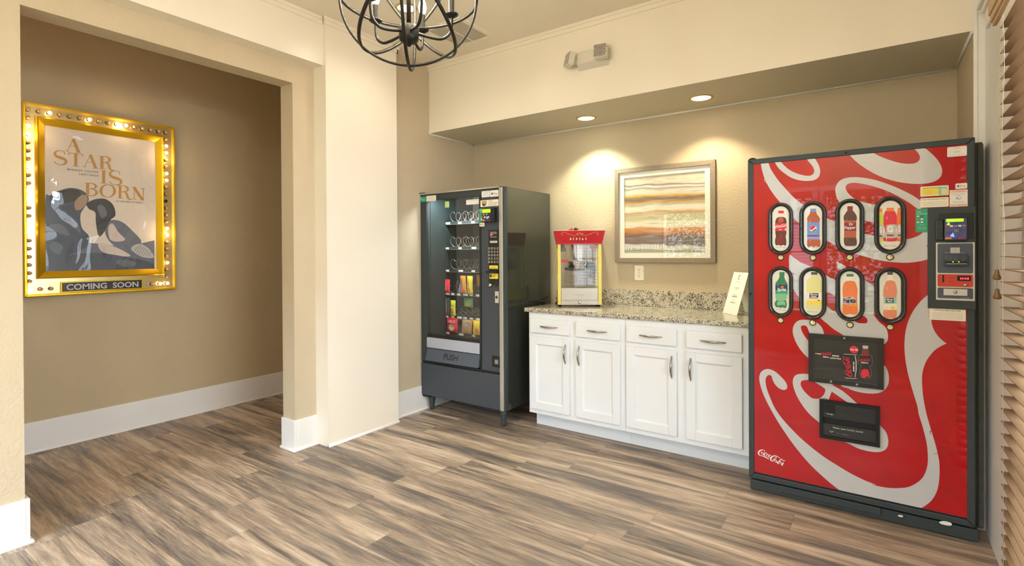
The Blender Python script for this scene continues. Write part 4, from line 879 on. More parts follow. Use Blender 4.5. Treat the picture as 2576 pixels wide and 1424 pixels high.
def L(pts, w, sm=True, n=6):
    P = tp(pts); LO[0] += .00003
    if isinstance(w, (list, tuple)) and sm:
        P2 = cr(P, n, False); ws = []
        for i in range(len(P2)): t = i/(len(P2)-1)*(len(w)-1); k = min(int(t), len(w)-2); ws.append((w[k]+(w[k+1]-w[k])*(t-k))*K)
        mb.stroke(P2, ws, fp, g_, LO[0])
    else: mb.stroke(P, w*K if not isinstance(w, (list, tuple)) else [x*K for x in w], fp, g_, LO[0])
def Sg(dx, dy): L([(a+dx, b+dy) for a, b in [(470, 575), (455, 530), (400, 512), (335, 522), (308, 560), (335, 602), (400, 627), (465, 652), (492, 690), (465, 730), (400, 742), (335, 722), (300, 685)]], [14, 12, 9, 22, 34, 42, 48, 42, 36, 26, 10, 12, 16])
def Ag(dx, dy): L([(608+dx, 325+dy), (512+dx, 515+dy)], 9); L([(608+dx, 322+dy), (698+dx, 542+dy)], 42); L([(550+dx, 432+dy), (655+dx, 446+dy)], 8); L([(472+dx, 512+dy), (548+dx, 521+dy)], 8); L([(648+dx, 538+dy), (742+dx, 548+dy)], 8)
def Rg(dx, dy): L([(1075+dx, 607+dy), (1075+dx, 805+dy)], 40); L([(1075+dx, 607+dy), (1150+dx, 610+dy), (1200+dx, 650+dy), (1180+dx, 695+dy), (1085+dx, 708+dy)], [8, 14, 40, 22, 8]); L([(1140+dx, 705+dy), (1185+dx, 740+dy), (1200+dx, 795+dy), (1228+dx, 826+dy), (1268+dx, 831+dy)], [14, 36, 36, 22, 8]); L([(1025+dx, 602+dy), (1090+dx, 608+dy)], 8); L([(1032+dx, 803+dy), (1135+dx, 813+dy)], 8)
Ag(0, 0); Sg(0, 0); L([(650, 555), (648, 768)], 42); L([(533, 547), (765, 574)], 10); L([(533, 547), (530, 588)], [14, 6]); L([(765, 574), (757, 615)], [14, 6]); L([(590, 762), (708, 772)], 8)
Ag(278, 258); Rg(0, 0); L([(1103, 842), (1103, 1042)], 42); L([(1045, 836), (1162, 848)], 8); L([(1048, 1037), (1162, 1048)], 8); Sg(897, 330)
L([(842, 1042), (842, 1245)], 42); L([(793, 1035), (850, 1040)], 8); L([(805, 1240), (860, 1250)], 8)
L([(842, 1040), (930, 1050), (975, 1088), (950, 1125), (845, 1137)], [8, 16, 36, 18, 8]); L([(860, 1135), (950, 1145), (988, 1195), (950, 1240), (845, 1250)], [8, 18, 40, 22, 8])
L(ell(1170, 1168, 112, 103, 24)+[(1282, 1168)], [44, 8, 44, 8, 44], n=2); Rg(295, 477)
L([(1600, 1110), (1600, 1300)], 9); L([(1597, 1108), (1738, 1318)], 44); L([(1748, 1130), (1748, 1322)], 9); L([(1558, 1102), (1625, 1110)], 8); L([(1560, 1298), (1640, 1307)], 8); L([(1705, 1124), (1782, 1133)], 8)
lab(mb.build('title_lettering', poster), 'gold serif title letters')
mb = MB()
for t, p, q in (('BRADLEY COOPER', (510, 826), (1025, 880)), ('LADY GAGA', (704, 900), (1025, 940)), ('IN THEATERS OCTOBER 5', (1310, 1342), (1745, 1378))):
    (a0_, b0_), (a1_, b1_) = tp([p, q]); mb.text(t, fp, 'ink_gum', a0_, (b0_+b1_)/2, .0125, .0026, 'l', w=a1_-a0_, rot=0)
mb.build('small_lettering', poster)
MB().box(PX-.0012, PX-.0004, oy0, oy1, oz0, oz1, 'acrylic').build('acrylic_sheet', ps)
# plaque
q0, q1, r0, r1 = -2.768, -2.279, 1.078, 1.152
pl = MB().box(PX-.006, PX+.010, q0, q1, r0, r1, 'gold').box(PX+.0, PX+.0115, q0+.006, q1-.006, r0+.006, r1-.006, 'adv_black').build('plaque', ps, bevel=.0015)
lab(MB().text('COMING  SOON', fx(PX+.0115), 'ink_ltgrey', (q0+q1)/2, r0+.017, .040, .0008, 'c', w=.43, bold=.025).build('plaque_lettering', pl), 'silver words COMING SOON')
# bulbs
def bulb(y, z, lit):
    MB().lathe((PX-.006, y, z), [(.013, 0), (.013, .006), (.010, .008), (.009, .012)], 'bulb_socket', axis='x', n=12).lathe((PX+.004, y, z), [(.007, 0), (.0115, .007), (.012, .014), (.009, .021), (.001, .025)], 'bulb_on' if lit else 'bulb_off', axis='x', n=14).build('bulb', ps)
yl, yr, zt2, zb2 = -2.929, -2.1075, 2.307, 1.110
for k in range(23):
    z = zt2+(zb2-zt2)*k/22
    if k != 10: bulb(yr-.004, z, k in (2, 3, 6, 7, 10, 14, 15, 19, 22))
    else: MB().lathe((PX-.006, yr-.004, z), [(.013, 0), (.013, .006), (.010, .008), (.0, .008)], 'slot_dark', axis='x', n=12).build('empty_socket', ps)
    bulb(yl, z, k in (2, 3, 7, 10, 11, 14, 15, 22))
for k in range(1, 15):
    bulb(yl+(yr-yl)*k/15, zt2, k in (2, 6, 9, 10))
    if k in (1, 2, 13, 14): bulb(yl+(yr-yl)*k/15, zb2, k in (14,))
for (y, z) in ((yr, 2.1), (yr, 1.5), (yl, 2.15), (-2.4, zt2)):
    l = lamp('poster_bulb_light', 'POINT', (PX+.05, y, z), .9, (1, .72, .40), shadow_soft_size=.02); l.parent = ps; l.location = Vector((PX+.06, y, z))-OFF[ps.name]

# ================================================================== DRINK MACHINE
KY = -.788; KX0, KX1, KT = 2.6064, 3.5562, 1.8453
dm = thing('drink_vending_machine', (3.08, -.42, 0), 'tall red bottle vending machine with big white script lettering at right of the counter', 'vending machine')
PFp = lambda u, v: (lambda q: (q.x, q.z))(on(u, v, 1, KY))
def Zk(ox, oy, s): return lambda pts: [PFp(ox+a/s, oy+b/s) for a, b in pts]
fk = lambda a, b, o: (a, KY-o, b)
MB().box(KX0+.006, 3.592, -.705, -.03, .045, KT-.012, 'machine_dark').box(3.575, 3.594, -.712, -.10, .05, KT-.02, 'dusty').build('cabinet', dm, bevel=.003)
MB().box(KX0+.01, 3.56, -.735, -.700, .03, KT-.016, 'dark_rubber').build('door_gasket', dm)
RX0, RX1, RZ0, RZ1 = 2.634, 3.528, .112, 1.817
mb = MB(); frame(mb, KX0, KX1, .075, KT, .029, KY-.004, KY+.05, 'machine_dark'); mb.box(KX0+.005, KX1-.005, KY+.012, KY+.052, .08, KT-.005, 'machine_dark')
mb.build('door', dm, bevel=.004)
mb = MB().box(KX0+.004, KX1+.01, KY+.012, KY+.08, .008, .062, 'machine_dark').box(KX0+.15, KX1-.35, KY+.002, KY+.03, .030, .066, 'machine_dark').box(KX0+.002, KX1, KY+.03, KY+.08, .0, .02, 'dark_rubber'); mb.build('kick_plate', dm, bevel=.003)
MB().lathe((KX0+.018, KY+.03, KT), [(.018, 0), (.018, .008), (.006, .012)], 'dark_rubber', n=14).build('hinge', dm)
fpn = MB().box(RX0, RX1, KY, KY+.014, RZ0, RZ1, 'graphic_red').build('front_panel', dm)
mb = MB()
def ck(pts): return [(min(max(a, RX0+.0005), RX1-.0005), min(max(b, RZ0+.0005), RZ1-.0005)) for a, b in pts]
A1 = Zk(1880, 340, 4.45); A2 = Zk(1880, 640, 4.45); A3 = Zk(2060, 340, 4.45); A9 = Zk(1880, 900, 3.39); A10 = Zk(2180, 700, 4.0677); A11 = Zk(2180, 1020, 3.955)
W_ = 'graphic_white'; R_ = 'graphic_red'
def G(pts, m=W_, off=.0008, n=5): mb.poly(ck(cr(pts, n)), fk, m, off*.3)
d2 = lambda L_: [p for p in L_ for _ in (0, 1)]
# upper left diagonal stroke running down behind the windows into the lower right lobe
G(d2(A1([(150, 300), (232, 290)]))+A1([(258, 370), (300, 440), (350, 510), (410, 580), (470, 645), (540, 715), (620, 775), (760, 850), (905, 935), (985, 965), (1150, 1040), (1335, 1110), (1410, 1122)])+A3([(800, 1165), (985, 1165), (1080, 1140), (1140, 1110)])+d2(A3([(1175, 1080), (1240, 1080), (1240, 1385)]))+A3([(1130, 1412), (1000, 1428), (860, 1424), (700, 1405), (560, 1372), (430, 1335)])+A1([(1100, 1285), (985, 1230), (905, 1190), (740, 1095), (585, 990), (520, 930), (440, 850), (360, 745), (300, 670), (240, 580), (195, 490), (162, 380)]))
# loop C
G(A3([(1150, 745), (1050, 675), (900, 600), (750, 540), (600, 495), (450, 472), (330, 475), (250, 500), (205, 545), (185, 600), (190, 660), (215, 730), (290, 830), (400, 910), (530, 958), (610, 975), (760, 980), (830, 900), (770, 800), (610, 775), (500, 750), (430, 730), (370, 690), (320, 640), (300, 595), (305, 565), (345, 540), (420, 535), (560, 560), (700, 600), (850, 665), (1000, 750)])+d2(A3([(1090, 815), (1140, 845), (1150, 760)])), off=.0011)
# top left loop
G(d2(A1([(300, 290)]))+A1([(350, 370), (420, 430), (500, 480), (600, 508), (690, 512), (760, 498), (800, 465), (815, 410), (805, 350), (775, 290)])+d2(A1([(740, 240), (645, 240)]))+A1([(690, 300), (730, 350), (748, 395), (740, 430), (710, 452), (660, 455), (590, 440), (510, 410), (440, 365)])+d2(A1([(362, 285)])), off=.0013)
# top middle sweep
G(d2(A3([(320, 195)]))+A3([(400, 280), (480, 345), (600, 420), (720, 475), (850, 515), (980, 538), (1100, 546), (1210, 540), (1300, 515), (1360, 470), (1380, 410), (1370, 350), (1330, 280), (1270, 215)])+d2(A3([(1160, 120), (1035, 128)]))+A3([(1100, 185), (1130, 240), (1120, 285), (1070, 315), (980, 320), (880, 305), (780, 275), (690, 240), (640, 215)])+d2(A3([(575, 170)])), off=.0013)
# small tip above the orange bottle window, middle strokes
G(d2(A2([(1003, 78)]))+d2(A2([(1095, 130), (1150, 200), (1030, 165), (1005, 150)])), off=.0015)
G(A2([(470, 10), (530, 45), (600, 90), (690, 128), (800, 190), (905, 247), (985, 285), (1150, 330)])+A2([(1150, 530), (985, 470), (905, 425), (760, 470), (660, 520), (585, 490), (525, 400), (480, 330)])+d2(A2([(465, 200), (480, 215), (555, 230), (470, 190)])), off=.0014)
G(A2([(700, 480), (760, 470), (905, 590), (985, 640), (1150, 620), (1250, 400)])+d2(A2([(1270, 260)]))+A2([(1335, 300), (1410, 350), (1500, 450), (1440, 560)])+d2(A2([(1410, 672)]))+A2([(1430, 700), (1480, 760), (1530, 800), (1560, 840), (1575, 900), (1570, 960), (1550, 990), (1500, 1008)])+d2(A2([(1100, 1050), (1075, 905)]))+A2([(960, 832), (900, 780), (830, 722), (740, 620)]), off=.0016)
G(A2([(1235, 765), (1290, 772), (1335, 768), (1345, 735), (1320, 700), (1290, 690), (1200, 730)]), R_, .0019)
# inner loop left of the advert panel
G(d2(A2([(860, 890)]))+A2([(840, 830), (800, 780), (740, 745), (660, 733), (590, 735), (540, 765), (512, 820), (510, 880), (530, 950), (570, 1030), (630, 1110)])+d2(A2([(700, 1175), (780, 1000)])), off=.0014)
G(A2([(600, 815), (608, 800), (640, 795), (668, 812), (695, 880), (720, 985), (690, 975), (645, 920), (610, 860)]), R_, .0018)
# lobe at the right of the advert panel
G(d2(A9([(1080, 60)]))+A9([(1165, 65), (1195, 110), (1207, 170), (1200, 230), (1170, 275), (1120, 300), (1040, 305), (940, 290), (860, 262), (800, 225)])+d2(A9([(950, 100)])), off=.0014)
# o loop
G(d2(A9([(560, 150)]))+A9([(525, 140), (470, 137), (420, 145), (395, 170), (388, 210), (400, 270), (430, 340), (480, 420), (540, 490), (615, 555), (700, 640), (830, 715), (880, 740), (950, 775), (1050, 800), (1130, 803), (1180, 780), (1200, 740), (1200, 690), (1180, 630), (1130, 575), (1030, 470), (930, 385), (870, 330), (800, 275), (722, 228)])+d2(A9([(650, 150)])), off=.0017)
G(A9([(455, 215), (470, 195), (520, 190), (570, 205), (650, 255), (665, 275), (655, 310), (625, 342), (590, 350), (545, 340), (490, 290), (460, 245)]), R_, .0022)
G(d2(A9([(690, 365), (720, 288), (860, 385)])), R_, .0022)
G(d2(A9([(722, 222)]))+d2(A9([(722, 228), (735, 225), (735, 215)])), W_, .0022)
# the great bottom C
G(A9([(340, 240), (335, 265), (310, 275), (270, 260), (235, 225), (215, 185), (208, 160), (195, 148), (175, 150), (160, 170), (155, 200), (165, 260), (190, 330), (230, 420), (290, 510), (370, 600), (460, 690), (560, 775), (660, 850), (770, 920), (880, 985), (1000, 1045), (1100, 1085)])
  + A11([(50, 782), (100, 800), (220, 820), (330, 822), (420, 810), (500, 770), (560, 715), (595, 640), (610, 550), (605, 430), (590, 340), (560, 220), (520, 90)])
  + A10([(520, 1310), (480, 1180), (440, 1040), (410, 910), (392, 780), (388, 660), (400, 540), (430, 430), (480, 330), (540, 250), (590, 200)])
  + d2(A10([(640, 160), (640, 400)]))+A10([(663, 420), (668, 470), (690, 530), (730, 590), (780, 640)])+d2(A10([(820, 668)]))+A10([(770, 690), (700, 735), (650, 790), (610, 850), (580, 930), (567, 1010), (570, 1120), (580, 1220), (600, 1330)])
  + A11([(600, 100), (640, 240), (680, 370), (710, 490), (725, 600), (722, 740), (700, 850), (650, 940), (580, 1000), (500, 1040)])
  + d2(A11([(400, 1066)]))+d2(A9([(1356, 1330), (920, 1225)]))+A9([(840, 1170), (740, 1095), (640, 1010), (540, 915), (440, 800), (350, 680), (270, 560), (200, 440), (140, 320), (110, 230), (102, 170), (115, 125), (150, 100), (190, 98), (240, 120), (290, 165), (325, 205)]), off=.0009)
gw = mb.build('script_graphic', fpn); lab(gw, 'huge white script lettering')
# printed water drops and the round badge
mb = MB(); rg = random.Random(5)
drops = [(1904, 455, 14), (1935, 452, 12), (1912, 655, 12), (1950, 845, 13), (1912, 780, 8), (2035, 760, 7), (1975, 875, 6), (1930, 1090, 10), (1895, 1030, 8), (2165, 1185, 9), (2390, 1070, 14), (2360, 1150, 10), (2420, 1060, 10), (2385, 1250, 12), (2400, 1180, 8), (2340, 620, 6), (2300, 900, 13), (1895, 700, 6), (2075, 1010, 9), (2410, 900, 10), (2350, 1090, 8), (1965, 1185, 7), (2395, 405, 9), (2055, 485, 6), (2410, 1000, 12), (2345, 1020, 7)]
for (u, v, r) in drops:
    a, b = PFp(u, v); rr = r*.0019; a0 = rg.uniform(-60, 60)
    mb.stroke(ell(a, b, rr, rr*.95, 14, 0, a0, a0+200, False), [.0006+.0028*math.sin(math.pi*k/14) for k in range(15)], fk, 'graphic_ring' if not (u in (1935, 2300)) else 'ink_ltgrey', .0008)
mb.poly(ell(*PFp(1944, 1154), .062, .062, 40), fk, 'graphic_red', .0009)
bx, bz = PFp(1944, 1154)
mb.stroke(ell(bx, bz, .062, .062, 30, 0, 190, 380, False), [.0004+.003*math.sin(math.pi*k/30) for k in range(31)], fk, 'graphic_ring', .001)
mb.build('drop_prints', fpn)
# the small script word mark, pen strokes in its own units
WM = [([(520, 470), (530, 420), (505, 388), (455, 380), (380, 412), (312, 480), (284, 550), (300, 620), (360, 652), (440, 656), (540, 672), (620, 700), (710, 755)], [16, 22, 16, 26, 44, 56, 56, 44, 26, 24, 42, 46, 8]),
      (ell(440, 545, 40, 58, 12, -.5)+ell(440, 545, 40, 58, 12, -.5)[:1], [26, 40, 22, 16, 22, 40, 22, 26]),
      ([(622, 520), (600, 482), (545, 512), (512, 565), (530, 625), (600, 600)], [22, 18, 40, 44, 28, 10]),
      (ell(655, 590, 38, 55, 12, -.5)+ell(655, 590, 38, 55, 12, -.5)[:1], [22, 40, 22, 16, 22, 40, 22, 22]), ([(745, 525), (700, 620), (705, 665), (760, 640)], [38, 40, 30, 10]),
      ([(770, 570), (815, 575)], [16, 20]),
      ([(960, 610), (940, 640), (975, 640), (1010, 590), (990, 565), (950, 600)], [12, 18, 16, 16, 14, 10]),
      ([(1175, 665), (1110, 580), (1000, 533), (900, 552), (815, 620), (772, 705), (790, 770), (850, 790), (905, 750), (925, 700), (890, 685), (845, 725)], [10, 20, 24, 34, 52, 58, 50, 34, 30, 26, 20, 12]),
      (ell(975, 755, 38, 62, 12, -.4)+ell(975, 755, 38, 62, 12, -.4)[:1], [26, 44, 22, 16, 22, 44, 22, 26]),
      ([(1345, 645), (1280, 680), (1210, 640), (1240, 615), (1180, 640), (1120, 720), (1052, 815), (1062, 852), (1110, 835)], [6, 34, 22, 16, 26, 36, 42, 34, 12]),
      (ell(1175, 800, 38, 58, 12, -.5)+ell(1175, 800, 38, 58, 12, -.5)[:1], [22, 42, 22, 16, 22, 42, 22, 22]), ([(1280, 760), (1225, 855), (1225, 895), (1265, 870)], [38, 42, 30, 10])]
def wordmark(mb, put, ink, x, z, w, off, rot=0.0, slant=True):
    k = w/1075.0; c0, s0 = math.cos(R(26)), math.sin(R(26))
    for pts, ws in WM:
        P = []
        for a, b in pts:
            a -= 810; b = -(b-640)
            if not slant: b += a*.42                      # level the climbing baseline
            a *= k; b *= k; P.append((x+a*math.cos(rot)-b*math.sin(rot), z+a*math.sin(rot)+b*math.cos(rot)))
        P2 = cr(P, 4, False); W2 = []
        for i in range(len(P2)): t = i/(len(P2)-1)*(len(ws)-1); q = min(int(t), len(ws)-2); W2.append((ws[q]+(ws[q+1]-ws[q])*(t-q))*k)
        mb.stroke(P2, W2, put, ink, off)
mb = MB(); a, b = PFp(1890+812/15.82, 1110+640/15.82); w0 = PFp(1975, 1150)[0]-PFp(1907, 1150)[0]
wordmark(mb, fk, 'ink_white', a, b, w0, .0032); lab(mb.build('badge_lettering', fpn), 'small white Coca-Cola script')

# selection windows
def cz(ox, oy, s): return Zk(ox, oy, s)
c1 = cz(1920, 500, 8.9); c3 = cz(2090, 490, 8.375); c5 = cz(1920, 660, 8.9); c7 = cz(2090, 660, 8.375)
wins_ = [(2.769, 1.457, .060, .0425, .1405), (2.920, 1.456, .062, .0435, .1405), (3.081, 1.458, .062, .0435, .1405), (3.245, 1.459, .0635, .0445, .1405),
        (2.768, 1.117, .060, .0425, .137), (2.918, 1.115, .062, .0435, .137), (3.081, 1.116, .062, .0435, .137), (3.245, 1.117, .0635, .0445, .137)]
wins = [(a_, b_, c_+.0005, d_-.0025, e_) for a_, b_, c_, d_, e_ in wins_]
def body(mb, pts, ink, off=.0018): mb.poly(cr(pts, 4), fk, ink, off)
def R4(mb, tr, x0, y0, x1, y1, ink, off): mb.poly(tr([(x0, y1), (x1, y1), (x1, y0), (x0, y0)]), fk, ink, off)
def tx(mb, tr, t, x, y, w, hpx, ink, off=.0034, bold=.0, rot=0, s=8.9, shear=0): (a, b), (a2, _), (_, b2) = tr([(x, y), (x+w, y), (x, y-hpx)]); mb.text(t, fk, ink, a, b, abs(b2-b), off, 'c', w=abs(a2-a), bold=bold, rot=rot, shear=shear)
def art0(mb, t):   # cola bottle
    R4(mb, t, 340, 268, 462, 328, 'ink_crimson', .0018)
    body(mb, t([(325, 418), (480, 418), (522, 500), (522, 540), (518, 720), (522, 770), (505, 850), (520, 950), (510, 1040), (480, 1048), (440, 1035), (395, 1055), (350, 1035), (300, 1045), (268, 1000), (268, 920), (285, 840), (272, 760), (272, 540), (275, 500)]), 'ink_brown')
    body(mb, t([(345, 430), (440, 430), (450, 520), (340, 520)]), 'ink_amber', .0022); body(mb, t([(400, 760), (440, 860), (430, 1000), (350, 1010), (350, 860)]), 'ink_dimred', .0022)
    R4(mb, t, 270, 545, 522, 722, 'ink_crimson', .0026); R4(mb, t, 350, 685, 420, 700, 'ink_white', .003); R4(mb, t, 488, 665, 510, 712, 'ink_white', .003)
    (a, b), (a2, _) = t([(398, 612), (520, 612)]); wordmark(mb, fk, 'ink_white', a, b, (a2-a)*2.1, .0032, 0, False)
def art1(mb, t):
    body(mb, t([(1060, 290), (1180, 290), (1200, 340), (1265, 430), (1270, 500), (1262, 530), (1262, 900), (1278, 930), (1275, 1060), (1230, 1080), (1180, 1060), (1130, 1085), (1080, 1060), (1020, 1080), (985, 1050), (985, 930), (990, 900), (990, 530), (985, 430), (1040, 340)]), 'ink_amber')
    R4(mb, t, 1052, 222, 1185, 292, 'ink_blue', .002); R4(mb, t, 985, 525, 1264, 912, 'ink_blue', .0024); R4(mb, t, 985, 820, 1264, 840, 'ink_navy', .0026); R4(mb, t, 985, 855, 1264, 905, 'ink_purple', .0026)
    mb.poly(ell(*t([(1122, 670)])[0], .0165, .0165, 28), fk, 'ink_white', .0028)
    c = t([(1122, 670)])[0]; mb.poly(cr([(c[0]-.0155, c[1]-.002), (c[0]-.012, c[1]+.010), (c[0], c[1]+.0155), (c[0]+.010, c[1]+.012), (c[0]+.003, c[1]+.002), (c[0]-.006, c[1]-.006)], 4), fk, 'ink_crimson', .0032)
    mb.poly(cr([(c[0]+.0155, c[1]+.001), (c[0]+.010, c[1]-.010), (c[0], c[1]-.0155), (c[0]-.008, c[1]-.012), (c[0]+.002, c[1]-.009), (c[0]+.008, c[1]-.003)], 4), fk, 'ink_navy', .0032)
    tx(mb, t, 'pepsi', 1130, 790, 130, 30, 'ink_ltgrey')
def art2(mb, t):
    R4(mb, t, 348, 240, 465, 330, 'ink_dimred', .002)
    body(mb, t([(360, 330), (455, 330), (520, 400), (548, 470), (545, 540), (530, 560), (530, 920), (545, 950), (540, 1060), (440, 1078), (330, 1075), (285, 1040), (275, 950), (280, 900), (280, 560), (270, 520), (275, 450), (310, 390)]), 'ink_brown')
    R4(mb, t, 282, 540, 535, 905, 'ink_amber', .0022); R4(mb, t, 282, 590, 535, 760, 'ink_dimred', .0024)
    R4(mb, t, 272, 915, 545, 940, 'ink_brown', .0026)
    tx(mb, t, 'Dr', 430, 645, 90, 55, 'ink_white', bold=.02); tx(mb, t, 'Pepper', 405, 720, 235, 60, 'ink_white', bold=.02, shear=.1)
def gat(mb, t, cx, dy, w, c1_, c2_, off):
    body(mb, t([(cx-w*.55, 330+dy), (cx+w*.5, 330+dy), (cx+w*.95, 430+dy), (cx+w, 560+dy), (cx+w*.96, 640+dy), (cx+w*.75, 760+dy), (cx+w, 900+dy), (cx+w*.95, 970+dy), (cx, 985+dy), (cx-w*.95, 970+dy), (cx-w, 900+dy), (cx-w*.75, 760+dy), (cx-w*.98, 640+dy), (cx-w, 560+dy), (cx-w*.95, 430+dy)]), c1_, off)
    R4(mb, t, cx-w*.55, 275+dy, cx+w*.55, 350+dy, c2_, off+.0003)
    body(mb, t([(cx-w*.5, 640+dy), (cx+w*.95, 635+dy), (cx+w*.8, 760+dy), (cx+w*.98, 900+dy), (cx-w*.95, 900+dy), (cx-w*.6, 760+dy)]), 'ink_ltgrey', off+.0004)
    tx(mb, t, 'G', cx, 785+dy, w*.95, 130, 'ink_white', off+.001, bold=.06); R4(mb, t, cx-w*.5, 840+dy, cx+w*.55, 870+dy, 'ink_dimred', off+.0008)
def art3(mb, t):
    gat(mb, t, 1052, 15, 55, 'ink_ylgreen', 'ink_orange', .0017); gat(mb, t, 1440, 0, 52, 'ink_orange', 'ink_orange', .0017); gat(mb, t, 1250, 0, 140, 'ink_crimson', 'ink_orange', .003)
def art4(mb, t):
    R4(mb, t, 362, 218, 478, 285, 'ink_dgreen', .002)
    body(mb, t([(375, 280), (468, 280), (475, 340), (515, 430), (545, 490), (545, 690), (530, 760), (515, 850), (530, 930), (515, 1010), (470, 1025), (430, 1005), (395, 1025), (350, 1005), (300, 1005), (262, 960), (258, 900), (290, 850), (285, 760), (275, 690), (275, 480), (310, 420), (355, 350)]), 'ink_dgreen')
    body(mb, t([(300, 700), (520, 700), (500, 850), (300, 850)]), 'ink_mgreen', .0022); body(mb, t([(330, 880), (480, 880), (490, 960), (420, 950), (320, 960)]), 'ink_mgreen', .0022)
    R4(mb, t, 275, 500, 543, 640, 'ink_navy', .0024); R4(mb, t, 275, 625, 543, 700, 'ink_green', .0025)
    body(mb, t([(388, 570), (410, 535), (460, 530), (445, 565)]), 'ink_orange', .003); tx(mb, t, 'Sprite', 410, 640, 195, 70, 'ink_white', bold=.03, rot=.04, shear=.2)
def mm(mb, t, x0, x1, y0, y1, cap, fill, lbl, yl0, cx):
    body(mb, t([(cx-60, 270), (cx+60, 270), (cx+75, 320), (x1-5, 430), (x1, 600), (x1-5, 930), (x1+5, 980), (x1-20, y1-30), (cx+60, y1), (cx, y1-15), (cx-60, y1), (x0+20, y1-30), (x0-5, 980), (x0+5, 930), (x0, 600), (x0+5, 430), (cx-75, 320)]), fill)
    R4(mb, t, cx-72, y0, cx+72, y0+62, cap, .0022)
    R4(mb, t, x0, yl0, x1, yl0+235, lbl, .0024)
def art5(mb, t):
    mm(mb, t, 968, 1310, 215, 1070, 'ink_gum', 'ink_lemon', 'ink_white', 680, 1145); R4(mb, t, 970, 850, 1308, 930, 'ink_yellow', .0027); R4(mb, t, 1020, 795, 1225, 815, 'ink_orange', .0027); R4(mb, t, 1035, 690, 1238, 785, 'ink_black', .0028)
    body(mb, t([(1220, 845), (1260, 845), (1262, 860), (1225, 862)]), 'ink_black', .003)
    tx(mb, t, 'Minute', 1136, 733, 165, 34, 'ink_white', bold=.03); tx(mb, t, 'Maid', 1130, 775, 115, 32, 'ink_white', bold=.03)
def art6(mb, t):
    R4(mb, t, 330, 245, 480, 300, 'ink_dgreen', .002)
    body(mb, t([(345, 300), (462, 300), (480, 370), (480, 400), (330, 400), (325, 370)]), 'ink_cream', .0017)
    body(mb, t([(320, 400), (490, 400), (545, 500), (565, 600), (558, 700), (560, 930), (570, 1000), (560, 1080), (480, 1100), (400, 1085), (330, 1105), (260, 1080), (245, 1000), (250, 930), (252, 700), (245, 600), (262, 480)]), 'ink_orange', .002)
    mb.poly(ell(*t([(395, 810)])[0], .0265, .0225, 30), fk, 'ink_white', .0026); mb.poly(ell(*t([(395, 810)])[0], .025, .021, 30), fk, 'ink_orange', .0028)
    body(mb, t([(345, 745), (380, 722), (430, 735), (400, 755)]), 'ink_dgreen', .003); mb.poly(ell(*t([(480, 885)])[0], .0115, .008, 20), fk, 'ink_yellow', .003); mb.poly(ell(*t([(480, 885)])[0], .009, .006, 20), fk, 'ink_orange', .0031)
    tx(mb, t, 'Fanta', 400, 850, 285, 105, 'ink_white', .0033, bold=.11, rot=.08); tx(mb, t, 'Fanta', 400, 850, 270, 100, 'ink_navy', .0038, bold=.04, rot=.08)
def art7(mb, t):
    R4(mb, t, 1192, 205, 1305, 262, 'ink_gum', .002)
    body(mb, t([(1205, 265), (1292, 265), (1300, 320), (1340, 400), (1180, 400), (1200, 320)]), 'ink_cream', .0017)
    body(mb, t([(1185, 390), (1325, 390), (1375, 480), (1395, 600), (1385, 720), (1375, 760), (1385, 1000), (1392, 1080), (1370, 1175), (1310, 1185), (1250, 1172), (1190, 1185), (1125, 1160), (1100, 1080), (1115, 1000), (1125, 760), (1105, 700), (1110, 560), (1140, 470)]), 'ink_salmon', .002)
    R4(mb, t, 1118, 740, 1385, 1000, 'ink_teal', .0024); R4(mb, t, 1118, 870, 1385, 1000, 'ink_cream', .0025); R4(mb, t, 1160, 750, 1325, 855, 'ink_gum', .0027); mb.poly(ell(*t([(1310, 960)])[0], .009, .008, 16), fk, 'ink_yellow', .0028)
    tx(mb, t, 'Minute', 1242, 798, 135, 36, 'ink_white', bold=.03); tx(mb, t, 'Maid', 1242, 842, 95, 34, 'ink_white', bold=.03)
arts = [(art0, c1), (art1, c1), (art2, c3), (art3, c3), (art4, c5), (art5, c5), (art6, c7), (art7, c7)]
cap_ = ['16.9 fl oz bottle', '16.9 fl oz bottle', '16.9 fl oz bottle', '20oz/1 bottle', '16.9 fl oz bottle', '16.9 fl oz bottle', '16.9 fl oz bottle', '']
wl = ['cola bottle with red label', 'cola bottle with blue label', 'dark red soda bottle', 'three sports drink bottles', 'green lemon lime bottle', 'pale yellow lemonade bottle', 'orange soda bottle', 'pink orange juice drink bottle']
def oval(cx, cz_, w, h, n=16):   # stadium-like rounded window
    out = []
    for s_, a0 in ((1, 0), (-1, 180)):
        for k in range(n+1): a = R(a0+180*k/n); out.append((cx+w*math.cos(a), cz_+s_*(h-w*1.08)+w*1.08*math.sin(a)))
    return out
